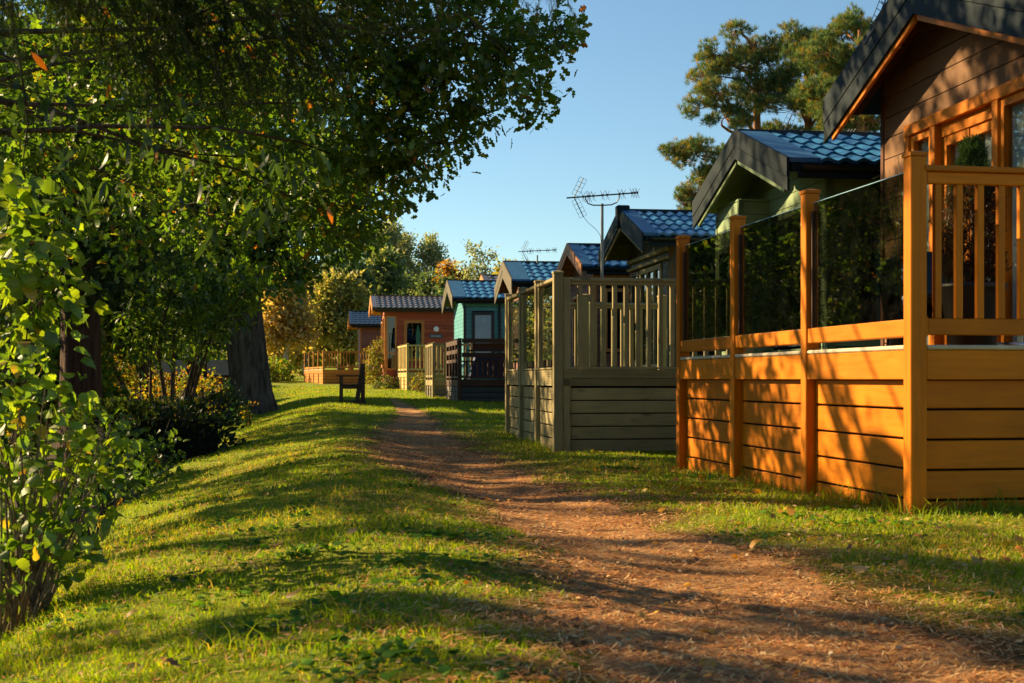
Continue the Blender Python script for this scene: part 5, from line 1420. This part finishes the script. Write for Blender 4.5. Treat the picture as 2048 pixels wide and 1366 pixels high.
pine('tall pine with orange bark standing clear above the green lodge', 14.4, 43.4,
     [(13.54, 43.54, 12.28, 0.5), (13.05, 43.61, 11.45, 0.75), (12.56, 43.68, 10.79, 0.6), (13.7, 43.52, 11.1, 0.8), (14.68, 43.38, 11.7, 0.9), (14.03, 43.2, 10.1, 0.9), (12.6, 42.66, 10.0, 0.7), (12.12, 42.73, 9.5, 0.6),
      (12.92, 42.62, 9.2, 0.8), (15.01, 43.33, 10.4, .9), (11.38, 42.82, 8.15, 0.5), (12.0, 42.73, 8.0, 0.75), (12.92, 42.62, 7.9, 0.75), (14.9, 44.2, 8.9, .8), (13.7, 44.2, 8.3, .6), (12.2, 43, 7.3, .5), (13.3, 43, 7.1, .6), (14.6, 43, 7.3, .8)], lean=-.2, seed=3)
pine('bushy pine in the middle of the pine group', 16.1, 43.0,
     [(15.66, 43.24, 12.11, 0.7), (15.63, 42.24, 10.89, 1.0), (15.31, 42.28, 9.5, 1.0), (14.9, 42.35, 8.5, 0.7), (16.4, 43, 11.3, 1.0), (16.3, 42.5, 9.6, 1.1), (15.9, 42.4, 8.2, 1.0), (16.8, 42.8, 8.2, 1.0), (15.6, 42.5, 7.2, .8)], lean=-.3, seed=4)
pine('pine partly hidden by the nearest roof gable', 15.75, 38.2,
     [(15.46, 39.23, 11.25, 0.6), (15.16, 39.27, 10.5, 0.9), (15.76, 39.19, 9.9, 1.0), (14.86, 39.31, 9.15, .9), (15.61, 39.21, 8.4, 1.0), (15.95, 38.15, 8.36, 1.0), (14.86, 39.31, 8.1, 0.8), (16.1, 38.13, 10.12, 1.0), (16.05, 39.15, 11.4, 0.8), (16.2, 38.2, 7.0, .9), (15.2, 38.4, 7.0, .7)], lean=-.1, seed=6)
pine('low pine top showing above the dark lodge roof', 13.7, 48.6, [(13.68, 48.57, 7.51, 0.7), (13.35, 48.61, 7.1, 0.6), (14.2, 48.5, 6.8, .8), (13.8, 48.6, 8.0, .45)], seed=7)

# ------------------------------------------------------------------ turf, needles, leaves on the ground
rng = np.random.default_rng(21)
def scatter(n, y0, y1, x0f, x1f, dens_pow):
    Y = y0*(y1/y0)**rng.uniform(0, 1, n) if dens_pow else rng.uniform(y0, y1, n)
    X = rng.uniform(0, 1, n); return x0f(Y)+(x1f(Y)-x0f(Y))*X, Y
xl = lambda Y: np.maximum(-0.30*Y-1.2, edge_x(Y)-1.1)
xr = lambda Y: np.minimum(0.62*Y+1.2, 12)
gx1, gy1 = scatter(360000, 2.4, 60, xl, xr, True)
pm = path_mask(gx1, gy1)
clump = .5+.5*np.sin(gx1*3.1+1.7*np.sin(gy1*2.3))*np.cos(gy1*2.7+1.3*np.sin(gx1*1.9))
keep = (rng.random(len(gx1)) > pm*1.06) & (rng.random(len(gx1)) < .45+.55*clump)
under_deck = ((gx1 > 3.46) & (gx1 < 5.6) & (gy1 > 7.56) & (gy1 < 12.1)) | ((gx1 > 2.74) & (gx1 < 4.9) & (gy1 > 15.45) & (gy1 < 19.4)) | ((gx1 > 5.6) & (gy1 > 9.8))
under_deck |= ((gx1 > 3.7) & (gy1 > 36.4) & (gy1 < 39.8)) | ((gx1 > 3.6) & (gy1 > 43))
keep &= ~under_deck
gx1, gy1, pm, clump = gx1[keep], gy1[keep], pm[keep], clump[keep]
N = len(gx1)
dist = np.hypot(gx1, gy1)
near_deck = np.exp(-np.minimum(np.abs(gx1-3.36)+(gy1 < 7.4)*9+(gy1 > 12.3)*9, np.abs(gy1-7.42)+(gx1 < 3.3)*9)/.10)+.6*np.exp(-np.abs(gx1-2.6)/.08)*((gy1 > 15.2) & (gy1 < 19.6))
hgt = (.014+.014*rng.random(N)**2+.008*clump)*(1-.4*pm)*(1+5.0*near_deck*rng.random(N)**1.5)
hgt *= np.where(rng.random(N) < .02, 1.8, 1.0)
hgt *= 1+1.3*smooth(.55, .95, np.sin(gx1*7.3+2*np.sin(gy1*3.1))*np.sin(gy1*6.1+2*np.sin(gx1*2.7)))*rng.random(N)
hgt *= 1+.02*np.minimum(dist, 30)
wdt = .0019*(1+.10*dist)
a = rng.uniform(0, 6.283, N); lean = rng.uniform(.15, .9, N); b2 = rng.uniform(0, 6.283, N)
gzv = hz(gx1, gy1)-.004
base = np.stack([gx1, gy1, gzv], -1)
S = np.stack([np.cos(a), np.sin(a), np.zeros(N)], -1)*wdt[:, None]
Ld = np.stack([np.cos(b2)*lean, np.sin(b2)*lean, np.ones(N)], -1); 
mid = base+Ld*np.array([.5, .5, 1])*(hgt*.55)[:, None]
tip = base+np.stack([Ld[:, 0]*1.25, Ld[:, 1]*1.25, np.full(N, .95)], -1)*hgt[:, None]
V = np.stack([base-S, base+S, mid+S*.75, mid-S*.75, tip+S*.08, tip-S*.08], 1).reshape(-1, 3)
i0 = np.arange(N)*6
Fa = np.concatenate([np.stack([i0, i0+1, i0+2, i0+3], -1), np.stack([i0+3, i0+2, i0+4, i0+5], -1)])
gcols = np.array([(.205, .300, .008), (.265, .335, .010), (.135, .230, .008), (.38, .32, .040), (.46, .34, .07)])
dry = np.clip(.10+.5*pm+.35*(np.sin(gx1*1.1+2)*np.sin(gy1*.9) > .35), 0, .8)
pick = np.where(rng.random(N) < dry, rng.integers(3, 5, N), rng.integers(0, 3, N))
C = gcols[pick]*rng.uniform(.7, 1.25, (N, 1))
gr_ = link('grass', np_mesh('grass', V, Fa, 4, 'grass_blade', np.repeat(C, 6, 0)))
gr_['kind'] = 'stuff'; gr_['label'] = 'short mown autumn grass covering the lawn'; gr_['category'] = 'grass'

# dry needles and straw, thick on the path and thin in the turf
nx1, ny1 = scatter(140000, 2.4, 26, lambda Y: np.maximum(-.28*Y-.8, edge_x(Y)-.2), lambda Y: np.minimum(.60*Y+1, 4.2), True)
pm = path_mask(nx1, ny1)
verge = np.exp(-np.maximum(np.abs(nx1-path_x(ny1))-path_w(ny1), 0)/.45)
keep = rng.random(len(nx1)) < np.clip(pm*1.0+.08+.55*verge*(pnoise(nx1*.7, ny1*.9) > -.15)+.20*(np.sin(nx1*2.1)*np.sin(ny1*1.7+nx1) > .2), 0, 1)
keep &= ~((nx1 > 3.4) & (ny1 > 7.45)) & ~((nx1 > 2.65) & (ny1 > 15.3))
nx1, ny1, pm = nx1[keep], ny1[keep], pm[keep]; N = len(nx1)
a = rng.uniform(0, 6.283, N); ln = rng.uniform(.018, .055, N); wd_ = .0011+.00022*np.hypot(nx1, ny1)
el = rng.normal(0, .22, N)
D = np.stack([np.cos(a)*np.cos(el), np.sin(a)*np.cos(el), np.sin(np.abs(el))], -1)*ln[:, None]
S = np.stack([-np.sin(a), np.cos(a), np.zeros(N)], -1)*wd_[:, None]
P0 = np.stack([nx1, ny1, hz(nx1, ny1)+.010+.012*rng.random(N)], -1)
V = np.stack([P0-D*.5-S, P0-D*.5+S, P0+D*.5+S, P0+D*.5-S], 1).reshape(-1, 3)
V[:, 2] = np.maximum(V[:, 2], hz(V[:, 0], V[:, 1])+.013)
ncols = np.array([(.58, .26, .08), (.68, .37, .13), (.44, .17, .05), (.28, .10, .035), (.72, .48, .22)])
C = ncols[rng.integers(0, 5, N)]*rng.uniform(.7, 1.2, (N, 1))
st = link('needle_litter', np_mesh('needle_litter', V, np.arange(N*4).reshape(-1, 4), 4, 'litter', np.repeat(C, 4, 0)))
st['kind'] = 'stuff'; st['label'] = 'rusty fallen needles and straw strewn over path and turf'; st['category'] = 'litter'

# crumbs of brown leaf, too many to count
fx, fy = scatter(26000, 2.6, 22, lambda Y: np.maximum(-.26*Y-.5, edge_x(Y)-.1), lambda Y: np.minimum(.58*Y+1, 3.35), True)
verge = np.exp(-np.maximum(np.abs(fx-path_x(fy)-.25)-path_w(fy), 0)/.40)
keep = (rng.random(len(fx)) < .03+.75*verge*(pnoise(fx*1.3, fy*1.1) > -.1)) & ~((fx > 2.6) & (fy > 15.2))
fx, fy = fx[keep], fy[keep]; N = len(fx)
P0 = np.stack([fx, fy, hz(fx, fy)+.016+.008*rng.random(N)], -1)
a = rng.uniform(0, 6.283, N); Dd = np.stack([np.cos(a), np.sin(a), rng.normal(0, .25, N)], -1)
V, Fa, C = leaves(P0, Dd, .024, 'spot', [(.38, .16, .055), (.52, .29, .11), (.26, .105, .04), (.60, .40, .19), (.54, .22, .04)], rng, up=1.2, vary=.5)
V[:, 2] = np.maximum(V[:, 2], hz(V[:, 0], V[:, 1])+.013)
lc = link('leaf_litter', np_mesh('leaf_litter', V, Fa, 4, 'litter', C))
lc['kind'] = 'stuff'; lc['label'] = 'brown crumbs of dead leaf along the path edges'; lc['category'] = 'litter'

# clover and plantain patches in the turf
cw = []
for i in range(90):
    cy = 3.0*(18/3.0)**rng.random(); cx = rng.uniform(max(-.26*cy-.4, float(edge_x(cy))), min(.55*cy+.5, 3.2))
    if abs(cx-float(path_x(cy))) < float(path_w(cy))+.1 or (cx > 2.6 and cy > 15): continue
    n_ = rng.integers(14, 46); cw.append(np.stack([cx+rng.normal(0, .10, n_), cy+rng.normal(0, .10, n_)], -1))
cw = np.concatenate(cw); N = len(cw)
a = rng.uniform(0, 6.283, N); Dd = np.stack([np.cos(a), np.sin(a), rng.uniform(.1, .7, N)], -1)
P0 = np.stack([cw[:, 0], cw[:, 1], hz(cw[:, 0], cw[:, 1])+.012], -1)
V, Fa, C = leaves(P0, Dd, .034, 'broad', [(.07, .17, .02), (.10, .22, .02), (.05, .12, .02)], rng, up=1.0, vary=.4)
wdv = link('lawn_weeds', np_mesh('lawn_weeds', V, Fa, 4, 'grass_blade', C))
wdv['kind'] = 'stuff'; wdv['label'] = 'small patches of clover and plantain leaves in the turf'; wdv['category'] = 'weeds'

# fallen leaves one can pick out, each a piece of the lawn
fl_meshes = []
for k, cc in enumerate([(.46, .15, .02), (.40, .24, .05), (.30, .12, .04), (.50, .30, .10), (.16, .07, .03), (.52, .24, .02)]):
    T, Fq = LEAF[('oak', 'broad')[k % 2]]
    T2 = T.copy(); T2[:, 2] = .25*T2[:, 0]**2*2+.12*np.sin(T2[:, 1]*4+k)
    me = np_mesh('fallen_leaf', T2, Fq, 4, 'litter', np.tile(np.array(cc), (len(T2), 1))); fl_meshes.append(me)
nleaf = 0
while nleaf < 290:
    if nleaf < 120: Y = rng.uniform(4.5, 12); X = rng.uniform(1.9, 3.3)
    else:
        Y = 3.2*(26/3.2)**rng.random(); X = rng.uniform(max(-.28*Y-.6, float(edge_x(Y))), min(.55*Y+.8, 3.3))
    if X > 3.3 and Y > 7.4: continue
    s_ = rng.uniform(.028, .065)
    link('fallen_leaf', fl_meshes[rng.integers(0, 6)], lawn, (X, Y, gz(X, Y)+.022), (rng.normal(0, .3), rng.normal(0, .3), rng.uniform(0, 6.28)), (s_, s_, s_)); nleaf += 1
